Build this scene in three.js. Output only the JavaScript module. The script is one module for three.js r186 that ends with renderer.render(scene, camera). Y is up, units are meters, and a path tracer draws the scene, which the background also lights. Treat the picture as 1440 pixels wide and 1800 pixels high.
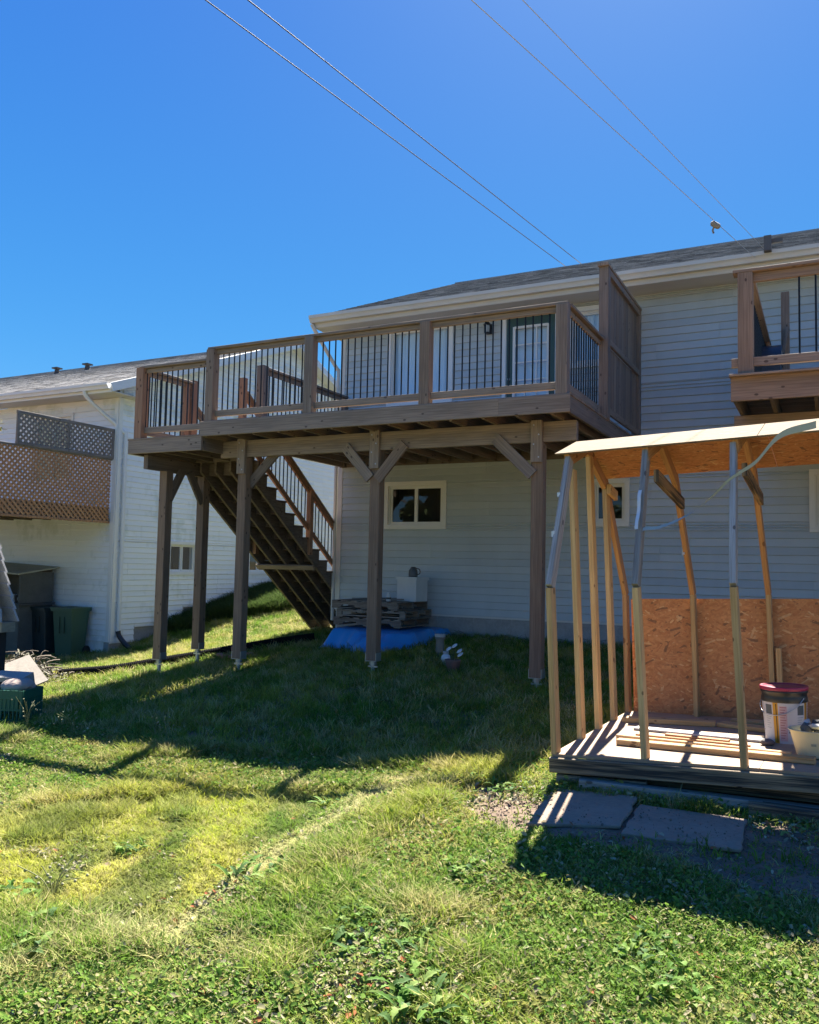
import * as THREE from 'three';
import { mergeGeometries } from 'three/addons/utils/BufferGeometryUtils.js';

// ------------------------------------------------------------------ camera, sky, sun, exposure
const scene = new THREE.Scene();
const camera = new THREE.PerspectiveCamera(63.94, 0.8, 0.05, 900);
camera.position.set(0, 1.55, 12.2);
camera.up.set(0.01011, 0.99777, 0.06597);
camera.lookAt(-0.4535, 1.55 + 0.06337, 12.2 - 0.889);
const renderer = new THREE.WebGLRenderer();
renderer.toneMapping = THREE.LinearToneMapping;
renderer.toneMappingExposure = 4.55;
renderer.shadowMap.enabled = true;

const AZ = 10 * Math.PI / 180, EL = 50 * Math.PI / 180;
const SUN = new THREE.Vector3(-Math.sin(AZ) * Math.cos(EL), Math.sin(EL), -Math.cos(AZ) * Math.cos(EL));
{
  const W = 1024, H = 512, d = new Float32Array(W * H * 4), v = new THREE.Vector3();
  const lerp = (a, b, t) => a + (b - a) * t;
  for (let j = 0; j < H; j++) for (let i = 0; i < W; i++) {
    const ph = ((i + .5) / W - .5) * 2 * Math.PI, th = ((j + .5) / H - .5) * Math.PI;
    v.set(Math.cos(th) * Math.cos(ph), Math.sin(th), Math.cos(th) * Math.sin(ph));
    const e = Math.max(0, v.y), c = v.dot(SUN), k = Math.pow(1 - e, 2.4);
    const glow = .43 * Math.exp(-Math.acos(Math.min(1, c)) / .197);
    const hz = Math.pow(1 - e, 13), r = (lerp(.024, .118, k) + glow + .52 * hz) / 4.25, g = (lerp(.158, .578, k) + glow * 1.12 + .36 * hz) / 4.25, b = (lerp(.69, 1.04, k) + glow * .6 + .10 * hz) / 4.25;
    const o = (j * W + i) * 4;
    d[o] = r; d[o + 1] = g; d[o + 2] = b; d[o + 3] = 1;
  }
  const t = new THREE.DataTexture(d, W, H, THREE.RGBAFormat, THREE.FloatType);
  t.mapping = THREE.EquirectangularReflectionMapping; t.magFilter = THREE.LinearFilter; t.minFilter = THREE.LinearFilter;
  t.needsUpdate = true;
  scene.background = t; scene.environment = t;
}
const sun = new THREE.DirectionalLight(new THREE.Color(1, .94, .83), 5.0);
sun.target.position.set(-4, 0, 4);
sun.position.copy(sun.target.position).addScaledVector(SUN, 60);
sun.castShadow = true;
Object.assign(sun.shadow.camera, { left: -28, right: 28, top: 28, bottom: -28, near: 1, far: 140 });
sun.shadow.mapSize.set(4096, 4096);
scene.add(sun, sun.target);

// ------------------------------------------------------------------ helpers
const V3 = (x, y, z) => new THREE.Vector3(x, y, z);
function rngOf(s) { return () => { s |= 0; s = s + 0x6D2B79F5 | 0; let t = Math.imul(s ^ s >>> 15, 1 | s); t = t + Math.imul(t ^ t >>> 7, 61 | t) ^ t; return ((t ^ t >>> 14) >>> 0) / 4294967296; }; }
const R = rngOf(7), rr = (a, b) => a + (b - a) * R();
const h2 = (x, y, s) => { let n = Math.imul(x, 374761393) + Math.imul(y, 668265263) + Math.imul(s, 2147483647) | 0; n = Math.imul(n ^ n >>> 13, 1274126177); return ((n ^ n >>> 16) >>> 0) / 4294967296; };
function vn(x, y, s = 1, px = 0, py = 0) {       // value noise, optionally periodic
  const xi = Math.floor(x), yi = Math.floor(y); let fx = x - xi, fy = y - yi;
  fx = fx * fx * (3 - 2 * fx); fy = fy * fy * (3 - 2 * fy);
  const w = (a, p) => p ? ((a % p) + p) % p : a;
  const a = h2(w(xi, px), w(yi, py), s), b = h2(w(xi + 1, px), w(yi, py), s), c = h2(w(xi, px), w(yi + 1, py), s), d = h2(w(xi + 1, px), w(yi + 1, py), s);
  return a + (b - a) * fx + (c - a) * fy + (a - b - c + d) * fx * fy;
}
function fbm(x, y, s = 1, o = 4, px = 0, py = 0) { let t = 0, a = .5, m = 0; for (let i = 0; i < o; i++) { t += a * vn(x, y, s + i, px, py); m += a; x *= 2; y *= 2; px *= 2; py *= 2; a *= .5; } return t / m; }
const mix = (a, b, t) => a + (b - a) * t, clamp = (x, a = 0, b = 1) => Math.min(b, Math.max(a, x)), sst = (a, b, x) => { x = clamp((x - a) / (b - a)); return x * x * (3 - 2 * x); };
const mix3 = (a, b, t) => [mix(a[0], b[0], t), mix(a[1], b[1], t), mix(a[2], b[2], t)];
const s8 = x => Math.round(255 * (x <= .0031308 ? 12.92 * clamp(x) : 1.055 * Math.pow(clamp(x), 1 / 2.4) - .055));
function tex(w, h, f, srgb = true) {             // f(u, v) -> linear [r,g,b]
  const d = new Uint8Array(w * h * 4);
  for (let j = 0; j < h; j++) for (let i = 0; i < w; i++) {
    const c = f((i + .5) / w, (j + .5) / h), o = (j * w + i) * 4;
    for (let k = 0; k < 3; k++) d[o + k] = srgb ? s8(c[k]) : Math.round(255 * clamp(c[k]));
    d[o + 3] = 255;
  }
  const t = new THREE.DataTexture(d, w, h); t.wrapS = t.wrapT = THREE.RepeatWrapping; t.magFilter = THREE.LinearFilter; t.minFilter = THREE.LinearMipmapLinearFilter; t.generateMipmaps = true;
  if (srgb) t.colorSpace = THREE.SRGBColorSpace; t.needsUpdate = true; return t;
}
const grey = f => (u, v) => { const x = f(u, v); return [x, x, x]; };
const M = (color, o = {}) => { const m = new THREE.MeshStandardMaterial({ roughness: .8, ...o }); if (color) m.color.setRGB(...color); return m; };

// names / tags
const used = {};
function numbered(n) { const k = used[n] = (used[n] ?? -1) + 1; return k ? `${n}_${String(k).padStart(3, '0')}` : n; }
function tag(o, label, category, group) { Object.assign(o.userData, { label, category }); if (group) o.userData.group = group; return o; }
function thing(name, label, category, pos = [0, 0, 0], ry = 0, group) { const g = new THREE.Group(); g.name = numbered(name); g.position.set(...pos); g.rotation.y = ry; scene.add(g); return tag(g, label, category, group); }
function grp(name, parent) { const g = new THREE.Group(); g.name = name; parent.add(g); return g; }
function mesh(name, geo, mat, parent = scene) { const m = new THREE.Mesh(geo, mat); m.name = parent === scene ? numbered(name) : name; m.castShadow = m.receiveShadow = true; parent.add(m); return m; }
const merge = l => mergeGeometries(l.map(g => g.index ? g.toNonIndexed() : g));
function tri(pos, uv) { const g = new THREE.BufferGeometry(); g.setAttribute('position', new THREE.Float32BufferAttribute(pos, 3)); g.setAttribute('uv', new THREE.Float32BufferAttribute(uv, 2)); g.computeVertexNormals(); return g; }

// a chamfered timber of length L along x, h high (y), w deep (z); uv: u along the grain, v round the section
function timber(L, h, w, c = .004, bow = 0) {
  const P = [[-h / 2, -w / 2 + c], [-h / 2, w / 2 - c], [-h / 2 + c, w / 2], [h / 2 - c, w / 2], [h / 2, w / 2 - c], [h / 2, -w / 2 + c], [h / 2 - c, -w / 2], [-h / 2 + c, -w / 2]];
  const pos = [], uv = [], u0 = R(), v0 = R(), n = bow ? 6 : 1; let s = 0;
  const by = x => bow ? bow * (1 - (2 * x / L) ** 2) : 0;
  for (let k = 0; k < 8; k++) {
    const a = P[k], b = P[(k + 1) % 8], l = Math.hypot(a[0] - b[0], a[1] - b[1]);
    for (let i = 0; i < n; i++) {
      const x0 = -L / 2 + L * i / n, x1 = -L / 2 + L * (i + 1) / n;
      const q = [[x0, a], [x1, a], [x1, b], [x0, b]];
      for (const j of [0, 2, 1, 0, 3, 2]) { const [x, p] = q[j]; pos.push(x, p[0] + by(x), p[1]); uv.push(x / 1.4 + u0, (s + (p === b ? l : 0)) / .32 + v0); }
    }
    s += l;
  }
  for (const [x, o] of [[-L / 2, 1], [L / 2, 0]]) for (let k = 1; k < 7; k++) { const t = o ? [0, k, k + 1] : [0, k + 1, k]; for (const j of t) { pos.push(x, P[j][0], P[j][1]); uv.push(u0 + P[j][0] * .6, v0 + P[j][1] * 3); } }
  return tri(pos, uv);
}
function orient(m, a, b, up) {
  const x = b.clone().sub(a).normalize(); let y = (up || (Math.abs(x.y) > .9 ? V3(0, 0, -1) : V3(0, 1, 0))).clone(); y.addScaledVector(x, -y.dot(x)).normalize();
  const z = x.clone().cross(y); m.quaternion.setFromRotationMatrix(new THREE.Matrix4().makeBasis(x, y, z)); m.position.copy(a).add(b).multiplyScalar(.5); return m;
}
// a timber from a to b: h along the up direction, w across
function bar(name, a, b, h, w, mat, parent = scene, up, c = .004, bow = 0) {
  a = V3(...a); b = V3(...b); return orient(mesh(name, timber(a.distanceTo(b), h, w, c, bow), mat, parent), a, b, up && V3(...up));
}
function boxG(w, h, d, x = 0, y = 0, z = 0) { const g = new THREE.BoxGeometry(w, h, d); g.translate(x, y, z); return g; }
function boxUV(g, s = 1) { // metre uv on an axis-aligned shape
  g = g.index ? g.toNonIndexed() : g; g.computeVertexNormals(); const p = g.attributes.position, n = g.attributes.normal, u = g.attributes.uv;
  for (let i = 0; i < p.count; i++) { const ax = Math.abs(n.getX(i)), ay = Math.abs(n.getY(i)), az = Math.abs(n.getZ(i)); const [a, b] = ax > ay && ax > az ? [p.getZ(i), p.getY(i)] : ay > az ? [p.getX(i), p.getZ(i)] : [p.getX(i), p.getY(i)]; u.setXY(i, a / s, b / s); } return g;
}
function tube(pts, r, seg = 40, rad = 6, closed = false) { return new THREE.TubeGeometry(new THREE.CatmullRomCurve3(pts.map(p => p.isVector3 ? p : V3(...p)), closed), seg, r, rad, closed); }
const cyl = (r0, r1, h, n = 10) => new THREE.CylinderGeometry(r0, r1, h, n);

// ------------------------------------------------------------------ textures and materials
function woodTex(base, dark, seed, o = {}) {
  const { knots = 6, contrast = 1, streak = 0 } = o, kn = [], q = rngOf(seed);
  for (let i = 0; i < knots; i++) kn.push([q(), q(), .006 + .010 * q()]);
  return tex(512, 256, (u, v) => {
    let warp = 0, kd = 0;
    for (const [kx, ky, kr] of kn) { let dx = Math.abs(u - kx); dx = Math.min(dx, 1 - dx) * 1.4; let dy = v - ky; dy -= Math.round(dy); dy *= .32; const d = Math.hypot(dx * .6, dy); warp += Math.sign(dy) * .02 * Math.exp(-((d / (kr * 3)) ** 2)); kd = Math.max(kd, sst(kr * 1.1, kr * .7, d)); }
    const vv = v + warp;
    const g1 = fbm(u * 4, vv * 48, seed, 3, 4, 48), g2 = fbm(u * 12, vv * 128, seed + 9, 2, 12, 128), g3 = fbm(u * 3, vv * 6, seed + 20, 3, 3, 6);
    let t = clamp((g1 - .5) * 1.5 * contrast + (g2 - .5) * .7 * contrast + (g3 - .5) * (.9 + streak) + .42);
    let c = mix3(base, dark, t); return mix3(c, [dark[0] * .4, dark[1] * .35, dark[2] * .35], kd * .85);
  });
}
const woodBump = tex(512, 256, grey((u, v) => fbm(u * 6, v * 90, 77, 3, 6, 90)), false);
const wood = (map, tint = [1, 1, 1], o = {}) => M(tint, { map, bumpMap: woodBump, bumpScale: .0012, roughness: .78, ...o });
const tBrown = woodTex([.25, .198, .152], [.13, .10, .077], 11, { knots: 5, contrast: .8 });
const tPine = woodTex([.62, .42, .21], [.40, .24, .10], 23, { knots: 7, contrast: .8 });
const tGrey = woodTex([.36, .34, .31], [.17, .15, .13], 31, { knots: 5 });
const tDirty = woodTex([.27, .19, .11], [.03, .025, .02], 41, { knots: 4, contrast: 1.3, streak: 1.6 });
const brown = [[1, 1, 1], [1.17, 1.14, 1.10], [.82, .82, .84], [1.06, .96, .88]].map(t => wood(tBrown, t));
const redBrown = wood(tBrown, [1.45, 1.0, .75]), darkBrown = wood(tBrown, [.72, .7, .68]);
const pine = [[1, 1, 1], [1.12, 1.08, 1.0], [.86, .82, .74]].map(t => wood(tPine, t));
const redPine = wood(tPine, [.82, .62, .5]);
const greyWood = [[1, 1, 1], [.8, .78, .74], [1.15, 1.12, 1.1]].map(t => wood(tGrey, t));
const dirtyWood = wood(tDirty);
const pick = a => a[Math.floor(R() * a.length)];
// oriented strand board: overlapping flakes
const tOSB = (() => {
  const N = 1024, a = new Float32Array(N * N), id = new Float32Array(N * N), q = rngOf(99);
  for (let k = 0; k < 9000; k++) {
    const cx = q() * N, cy = q() * N, l = 12 + 34 * q(), w = 3 + 8 * q(), th = (q() - .5) * 1.5 + (q() < .12 ? 1.3 : 0), c = Math.cos(th), s = Math.sin(th), val = q(), sh = q(), rad = Math.ceil(l);
    for (let y = -rad; y <= rad; y++) for (let x = -rad; x <= rad; x++) {
      const u = x * c + y * s, v = -x * s + y * c; if (Math.abs(u) > l * (1 - .25 * sh * Math.abs(v) / w) || Math.abs(v) > w) continue;
      const i = ((Math.floor(cy + y) + N) % N) * N + (Math.floor(cx + x) + N) % N; a[i] = val; id[i] = (th + 2) * 7 + val;
    }
  }
  return tex(N, N, (u, v) => { const i = Math.floor(v * N) * N + Math.floor(u * N), t = a[i], g = fbm(u * 60 + id[i], v * 60, 5, 2); let c = mix3([.44, .17, .062], [.57, .265, .105], t); if (t > .95) c = [.62, .36, .17]; if (t < .035) c = [.25, .115, .055]; return c.map(x => x * (.80 + .40 * g)); });
})();
const osb = M(null, { map: tOSB, bumpMap: tOSB, bumpScale: .0012, roughness: .72 });
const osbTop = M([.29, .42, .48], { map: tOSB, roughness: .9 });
const vinylBump = tex(512, 128, grey((u, v) => .5 * fbm(u * 5, v * 26, 3, 4, 5, 26) + .5 * fbm(u * 40, v * 40, 6, 2, 40, 40)), false);
const tStain = tex(512, 512, (u, v) => { const n = fbm(u * 5, v * 5, 61, 5, 5, 5), m = fbm(u * 22, v * 7, 67, 3, 22, 7); const k = .90 + .13 * n + .07 * (m - .5); return [k, k * (.997), k * .985]; });
const tAlgae = tex(512, 512, (u, v) => { const n = fbm(u * 4, v * 6, 71, 5, 4, 6), m = fbm(u * 30, v * 18, 73, 3, 30, 18); const d = sst(.52, .74, n * .7 + m * .36); return mix3([1, 1, 1], [.72, .75, .69], d * .6); });
const sidingA = [[.455, .505, .52], [.485, .53, .54], [.43, .48, .50]].map(t => M(t, { map: tStain, bumpMap: vinylBump, bumpScale: .0014, roughness: .62 }));
const sidingB = [[.80, .82, .81], [.82, .84, .825], [.78, .805, .80]].map(t => M(t, { map: tAlgae, bumpMap: vinylBump, bumpScale: .0012, roughness: .55 }));
const trimA = M([.60, .58, .53], { map: tStain, roughness: .5 }), white = M([.74, .74, .72], { map: tStain, roughness: .45 }), cream = M([.74, .72, .66], { map: tStain, roughness: .5 });
const gutterM = M([.56, .56, .53], { map: tStain, roughness: .38 }), soffitM = M([.58, .56, .52], { map: tStain, roughness: .6 });
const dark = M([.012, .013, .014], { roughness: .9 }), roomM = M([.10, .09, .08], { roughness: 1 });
const blackMetal = M([.012, .012, .013], { roughness: .4, metalness: .5 });
const galv = M([.45, .47, .48], { roughness: .42, metalness: .85 });
const tConc = tex(512, 512, (u, v) => { const n = fbm(u * 6, v * 6, 81, 5, 6, 6), m = fbm(u * 60, v * 60, 83, 2, 60, 60); const k = .72 + .4 * n + .22 * (m - .5); return [k, k * .985, k * .95]; });
const conc = M([.34, .335, .32], { map: tConc, bumpMap: tConc, bumpScale: .003, roughness: .95 });
const glass = new THREE.MeshPhysicalMaterial({ transmission: 1, thickness: 0, roughness: .015, ior: 1.52 }); glass.color.setRGB(.93, .96, .95);
const tShing = tex(256, 256, (u, v) => { const n = fbm(u * 90, v * 90, 91, 2, 90, 90), m = fbm(u * 8, v * 8, 93, 3, 8, 8), k = .55 + .7 * n + .4 * (m - .5); return [k, k, k]; });
const shingM = M([.30, .29, .275], { map: tShing, vertexColors: true, roughness: .95, bumpMap: tShing, bumpScale: .003 });

// ------------------------------------------------------------------ terrain
const GP = [[-5, 0, .41], [-7.6, 0, .33], [-2, 0, .42], [2, 0, .45], [6, 0, .45], [-8.7, 3.2, -.12], [-8.7, 2.34, -.05], [-7.27, 3.2, .02], [-5.16, 3.2, .19], [-3.03, 3.2, .18], [-5.1, 7.7, -.22], [-3.4, 6.5, -.12], [-1.75, 7.64, .1], [-1.6, 7, .14], [-.4, 7.6, .12], [0, 8.3, .08], [-7.3, 6.6, -.2], [2, 7, .15], [0, 12.2, 0], [-2.4, 10.3, -.1], [-1.2, 9.7, 0], [0, 9.1, .05], [3, 10, .05], [-4, 10, -.15], [-7, 10, -.25], [-13, .2, -.4], [-13, 4, -.45], [-17, 0, -.45], [-17, 6, -.5], [-13, -1.7, 0], [-13, -3, .3], [-13, -3.9, .5], [-13, -5, .7], [-8.3, -1.4, .3], [-10, -2, .2], [-8.3, -6, .9], [-13, -9, 1], [-7.6, -6, .9]];
const GW = (() => {     // multiquadric weights through the surveyed spots
  const n = GP.length, A = GP.map((p, i) => [...GP.map((q, j) => Math.hypot(p[0] - q[0], p[1] - q[1], 1.2) - (i === j ? .001 : 0)), p[2] - .1]);
  for (let i = 0; i < n; i++) { let m = i; for (let k = i; k < n; k++) if (Math.abs(A[k][i]) > Math.abs(A[m][i])) m = k; [A[i], A[m]] = [A[m], A[i]]; for (let k = i + 1; k < n; k++) { const f = A[k][i] / A[i][i]; for (let j = i; j <= n; j++) A[k][j] -= f * A[i][j]; } }
  const w = []; for (let i = n - 1; i >= 0; i--) { let s = A[i][n]; for (let j = i + 1; j < n; j++) s -= A[i][j] * w[j]; w[i] = s / A[i][i]; } return w;
})();
function groundBase(x, z) { x = clamp(x, -18, 6); z = clamp(z, -9, 13); let s = .1; for (let i = 0; i < GP.length; i++) s += GW[i] * Math.hypot(GP[i][0] - x, GP[i][1] - z, 1.2); return s; }
function inPoly(x, z, P) { let c = false; for (let i = 0, j = P.length - 1; i < P.length; j = i++) { const [a, b] = P[i], [d, e] = P[j]; if ((b > z) !== (e > z) && x < (d - a) * (z - b) / (e - b) + a) c = !c; } return c; }
function edgeDist(x, z, P) { let m = 9; for (let i = 0, j = P.length - 1; i < P.length; j = i++) { const [a, b] = P[j], [c, d] = P[i], t = clamp(((x - a) * (c - a) + (z - b) * (d - b)) / ((c - a) ** 2 + (d - b) ** 2)); m = Math.min(m, Math.hypot(x - a - t * (c - a), z - b - t * (d - b))); } return inPoly(x, z, P) ? m : -m; }
const PATCH = [[-3.75, 9.55], [-2.69, 9.36], [-2.74, 8.6], [-2.9, 7.4], [-2.72, 6.95], [-4.2, 7.25], [-4.75, 8.2], [-5.2, 9.3]];   // old pool footprint, straw-yellow
const DIRT = [[-1.45, 7.25], [-.9, 7.1], [.9, 6.9], [1.6, 7.6], [1.2, 8.25], [.1, 8.2], [-.6, 8.0], [-1.15, 7.95], [-1.6, 7.9], [-2.0, 7.55], [-2.3, 7.0], [-1.9, 6.95]];
const warp = (x, z) => [x + .22 * (fbm(x * 2.1, z * 2.1, 201, 3) - .5), z + .22 * (fbm(x * 2.1, z * 2.1, 207, 3) - .5)];
function zones(x, z) {
  const [a, b] = warp(x, z);
  const pd = (x > -5.8 && x < -2 && z > 6.4 && z < 10) ? edgeDist(a, b, PATCH) : -9, dd = (x > -3 && x < 2.5 && z > 6 && z < 9) ? edgeDist(a, b, DIRT) : -9;
  const n = fbm(x * 1.7 + 11, z * 1.7, 221, 4), st = fbm((x * .45 + z * .9) * .9, (x * .9 - z * .45) * 4.5, 225, 3);   // old mowing and dragging tracks run across the patch
  return { st, patch: sst(-.06, .10, pd) * sst(.34, .60, .35 * n + .68 * st), band: Math.exp(-(((pd + .12) / .09) ** 2)) * sst(-3.1, -2.8, x), rut: Math.exp(-(((pd - .03) / .045) ** 2)) * sst(.35, .55, n), inside: sst(-.02, .1, pd), dirt: sst(-.12, .15, dd), bare: sst(.60, .72, n) };
}
function gy(x, z) { let y = groundBase(x, z); if (x > -16 && x < 4 && z > -8 && z < 13) { y += .035 * (fbm(x * 1.3, z * 1.3, 301, 3) - .5) + .03 * (fbm(x * 5, z * 5, 305, 2) - .5); const q = zones(x, z); y += -.02 * q.inside + .012 * q.band - .05 * q.rut + .05 * (q.st - .5) * q.inside; } return y; }
{
  const axis = (a, b, s) => { const l = []; for (let v = a; v <= b + 1e-6; v += s) l.push(v); let st = s, v = b; const hi = []; while (v < 420) { st *= 1.35; v += st; hi.push(v); } st = s; v = a; const lo = []; while (v > -420) { st *= 1.35; v -= st; lo.unshift(v); } return [...lo, ...l, ...hi]; };
  const X = axis(-15, 3, .075), Z = axis(-5, 12.4, .075), nx = X.length, nz = Z.length, pos = new Float32Array(nx * nz * 3), col = new Float32Array(nx * nz * 3), uv = new Float32Array(nx * nz * 2), idx = [];
  for (let j = 0; j < nz; j++) for (let i = 0; i < nx; i++) {
    const x = X[i], z = Z[j], o = j * nx + i, q = zones(x, z); pos.set([x, gy(x, z), z], o * 3); uv.set([x / 1.7, z / 1.7], o * 2);
    const n = fbm(x * .8, z * .8, 401, 4), m = fbm(x * 4, z * 4, 405, 3);
    let c = mix3([.085, .088, .032], [.17, .135, .07], clamp(n * .9 + m * .5 - .25));
    c = mix3(c, [.19, .145, .06], q.patch * (.4 + .5 * m)); c = mix3(c, mix3([.20, .135, .095], [.13, .095, .07], m), q.dirt); c = mix3(c, [.15, .105, .07], clamp(q.rut + q.bare * .7)); c = mix3(c, [.22, .18, .09], q.band * .6);
    col.set(c, o * 3);
  }
  for (let j = 0; j < nz - 1; j++) for (let i = 0; i < nx - 1; i++) { const a = j * nx + i, b = a + 1, c = a + nx, d = c + 1; idx.push(a, c, b, b, c, d); }
  const g = new THREE.BufferGeometry(); g.setAttribute('position', new THREE.BufferAttribute(pos, 3)); g.setAttribute('uv', new THREE.BufferAttribute(uv, 2)); g.setAttribute('color', new THREE.BufferAttribute(col, 3)); g.setIndex(idx); g.computeVertexNormals();
  const map = tex(1024, 1024, (u, v) => { const a = fbm(u * 24, v * 24, 411, 4, 24, 24), b = fbm(u * 130, v * 130, 415, 2, 130, 130); const k = .5 + .6 * a + .5 * (b - .2); return [k, k * (.97 + .06 * a), k * .95]; });
  mesh('ground', g, M(null, { map, bumpMap: map, bumpScale: .012, roughness: 1, vertexColors: true })).userData.kind = 'structure';
}

// ------------------------------------------------------------------ building kit
function wallCore(spans, t) { return merge(spans.map(([x0, x1, y0, y1]) => boxUV(boxG(x1 - x0, y1 - y0, t, (x0 + x1) / 2, (y0 + y1) / 2, -t / 2), 2.5))); }
function cutRects(x0, x1, y0, y1, holes) {
  const ys = [...new Set([y0, y1, ...holes.flatMap(h => [h[2], h[3]])].filter(y => y >= y0 && y <= y1))].sort((a, b) => a - b), out = [];
  for (let i = 0; i < ys.length - 1; i++) { let x = x0; const hs = holes.filter(h => h[2] < ys[i + 1] - 1e-4 && h[3] > ys[i] + 1e-4 && h[1] > x0 && h[0] < x1).sort((a, b) => a[0] - b[0]); for (const h of hs) { if (h[0] > x) out.push([x, h[0], ys[i], ys[i + 1]]); x = Math.max(x, h[1]); } if (x < x1) out.push([x, x1, ys[i], ys[i + 1]]); }
  return out;
}
function lapGeo(L, h, x0, y0) { // one lap course: bottom edge proud, top edge tucked behind the next
  const P = [[0, 0], [.002, .015], [.006, .0195], [.014, .0195], [h, .002], [h, 0]], pos = [], uv = [];
  for (let k = 0; k < 5; k++) { const a = P[k], b = P[k + 1], q = [[0, a], [L, a], [L, b], [0, b]]; for (const j of [0, 1, 2, 0, 2, 3]) { const [x, p] = q[j]; pos.push(x, p[0], p[1]); uv.push((x + x0) / 2.5, (p[0] + y0) / 2.5); } }
  for (const [x, o] of [[0, 1], [L, 0]]) for (let k = 1; k < 5; k++) { const t = o ? [0, k, k + 1] : [0, k + 1, k]; for (const j of t) { pos.push(x, P[j][0], P[j][1]); uv.push(0, 0); } }
  return tri(pos, uv);
}
function clad(wall, x0, x1, y0, y1, holes, mats, spanOf, H = .114, panel = 3.66) {
  let k = 0, off = 0;
  for (let y = y0; y < y1 - .01; y += H, k++) {
    if (k % 2 === 0) off = R() * panel;
    const top = Math.min(y + H, y1); let [xa, xb] = spanOf ? spanOf(y, top) : [x0, x1]; if (xb - xa < .05) continue;
    for (const [a, b, c, d] of cutRects(xa, xb, y, top, holes)) {
      let s = a; while (s < b - .01) { let e = x0 - off + panel * Math.ceil((s + .02 - x0 + off) / panel); e = Math.min(e, b); if (b - e < .2) e = b; const m = mesh('siding_board', lapGeo(e - s - .004, d - c, s, c), mats[(k * 7 + Math.floor(s * 3)) % 3 < 0 ? 0 : Math.abs(k * 7 + Math.floor(s * 3)) % 3], wall); m.position.set(s, c, 0); s = e; }
    }
  }
}
function frameG(w, h, t, d, z = 0) { return merge([boxG(w, t, d, 0, h / 2 - t / 2, z), boxG(w, t, d, 0, -h / 2 + t / 2, z), boxG(t, h - 2 * t, d, -w / 2 + t / 2, 0, z), boxG(t, h - 2 * t, d, w / 2 - t / 2, 0, z)]); }
function windowUnit(parent, x0, x1, y0, y1, fm, o = {}) {      // outer sizes include the casing
  const w = x1 - x0, h = y1 - y0, n = o.lites ?? 2, W = mesh('window', merge([frameG(w, h, .07, .05, .012), frameG(w - .1, h - .1, .04, .05, -.035)]), fm, parent); W.position.set((x0 + x1) / 2, (y0 + y1) / 2, 0);
  const iw = w - .18, ih = h - .18, lw = iw / n;
  for (let i = 0; i < n; i++) {
    const cx = -iw / 2 + lw * (i + .5), s = mesh('sash', frameG(lw - .004, ih, .03, .03, i % 2 ? -.03 : -.045), fm, W); s.position.x = cx;
    const p = mesh('pane', new THREE.PlaneGeometry(lw - .06, ih - .055), glass, W); p.position.set(cx, 0, i % 2 ? -.03 : -.045);
  }
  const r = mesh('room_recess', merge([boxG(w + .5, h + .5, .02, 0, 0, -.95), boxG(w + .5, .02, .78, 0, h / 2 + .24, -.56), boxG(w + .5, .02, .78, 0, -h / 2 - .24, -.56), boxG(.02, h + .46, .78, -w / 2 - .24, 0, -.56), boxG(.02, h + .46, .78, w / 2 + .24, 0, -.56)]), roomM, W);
  if (o.curtain) { const pos = [], uv = []; const N = 60; for (let i = 0; i < N; i++) { const f = t => -.085 + .018 * Math.sin(t * 55) + .01 * Math.sin(t * 23 + 1); const a = i / N, b = (i + 1) / N, xa = -w / 2 + w * a, xb = -w / 2 + w * b; const q = [[xa, -h / 2, f(a)], [xb, -h / 2, f(b)], [xb, h / 2, f(b)], [xa, h / 2, f(a)]]; for (const j of [0, 1, 2, 0, 2, 3]) { pos.push(...q[j]); uv.push(0, 0); } } mesh('curtain', tri(pos, uv), o.curtain, W); }
  return W;
}
function shingles(parent, L, slope, x0, mat, seed, ex = .143) { // local frame: x along the eave, y up the slope, z out of the roof
  const q = rngOf(seed), list = []; let k = 0;
  for (let y = 0; y < slope; y += ex, k++) {
    let x = x0 - q() * .3;
    while (x < x0 + L) { const w = .16 + .22 * q(), a = Math.max(x, x0), b = Math.min(x + w - .004, x0 + L); if (b - a > .02) { const t = .004 + .006 * q(), c = .42 + .95 * q(), g = boxG(b - a, ex * 1.25, t, (a + b) / 2, y + ex * .62, .008 + t / 2); const n = g.attributes.position.count, p = g.attributes.position, col = new Float32Array(n * 3); for (let i = 0; i < n; i++) { if (p.getY(i) > y + ex * .6) p.setZ(i, p.getZ(i) - .009); col.set([c, c * .985, c * (.95 + .05 * q())], i * 3); } g.setAttribute('color', new THREE.BufferAttribute(col, 3)); const u = g.attributes.uv; for (let i = 0; i < n; i++) u.setXY(i, p.getX(i) / .5, p.getY(i) / .5); g.computeVertexNormals(); list.push(g); } x += w; }
  }
  const m = mesh('shingles', merge(list), mat, parent); m.userData.kind = 'stuff'; return m;
}
function gutterG(L) { // K-style section run along x
  const s = new THREE.Shape(); s.moveTo(0, 0); s.lineTo(.075, 0); s.quadraticCurveTo(.085, .05, .115, .07); s.lineTo(.12, .12); s.lineTo(.112, .12); s.lineTo(.108, .078); s.quadraticCurveTo(.078, .055, .068, .008); s.lineTo(.008, .008); s.lineTo(.008, .12); s.lineTo(0, .12); s.closePath();
  const g = new THREE.ExtrudeGeometry(s, { depth: L, bevelEnabled: false }); g.rotateY(-Math.PI / 2); g.translate(L, 0, 0); return g; // profile depth now along +z
}

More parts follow.
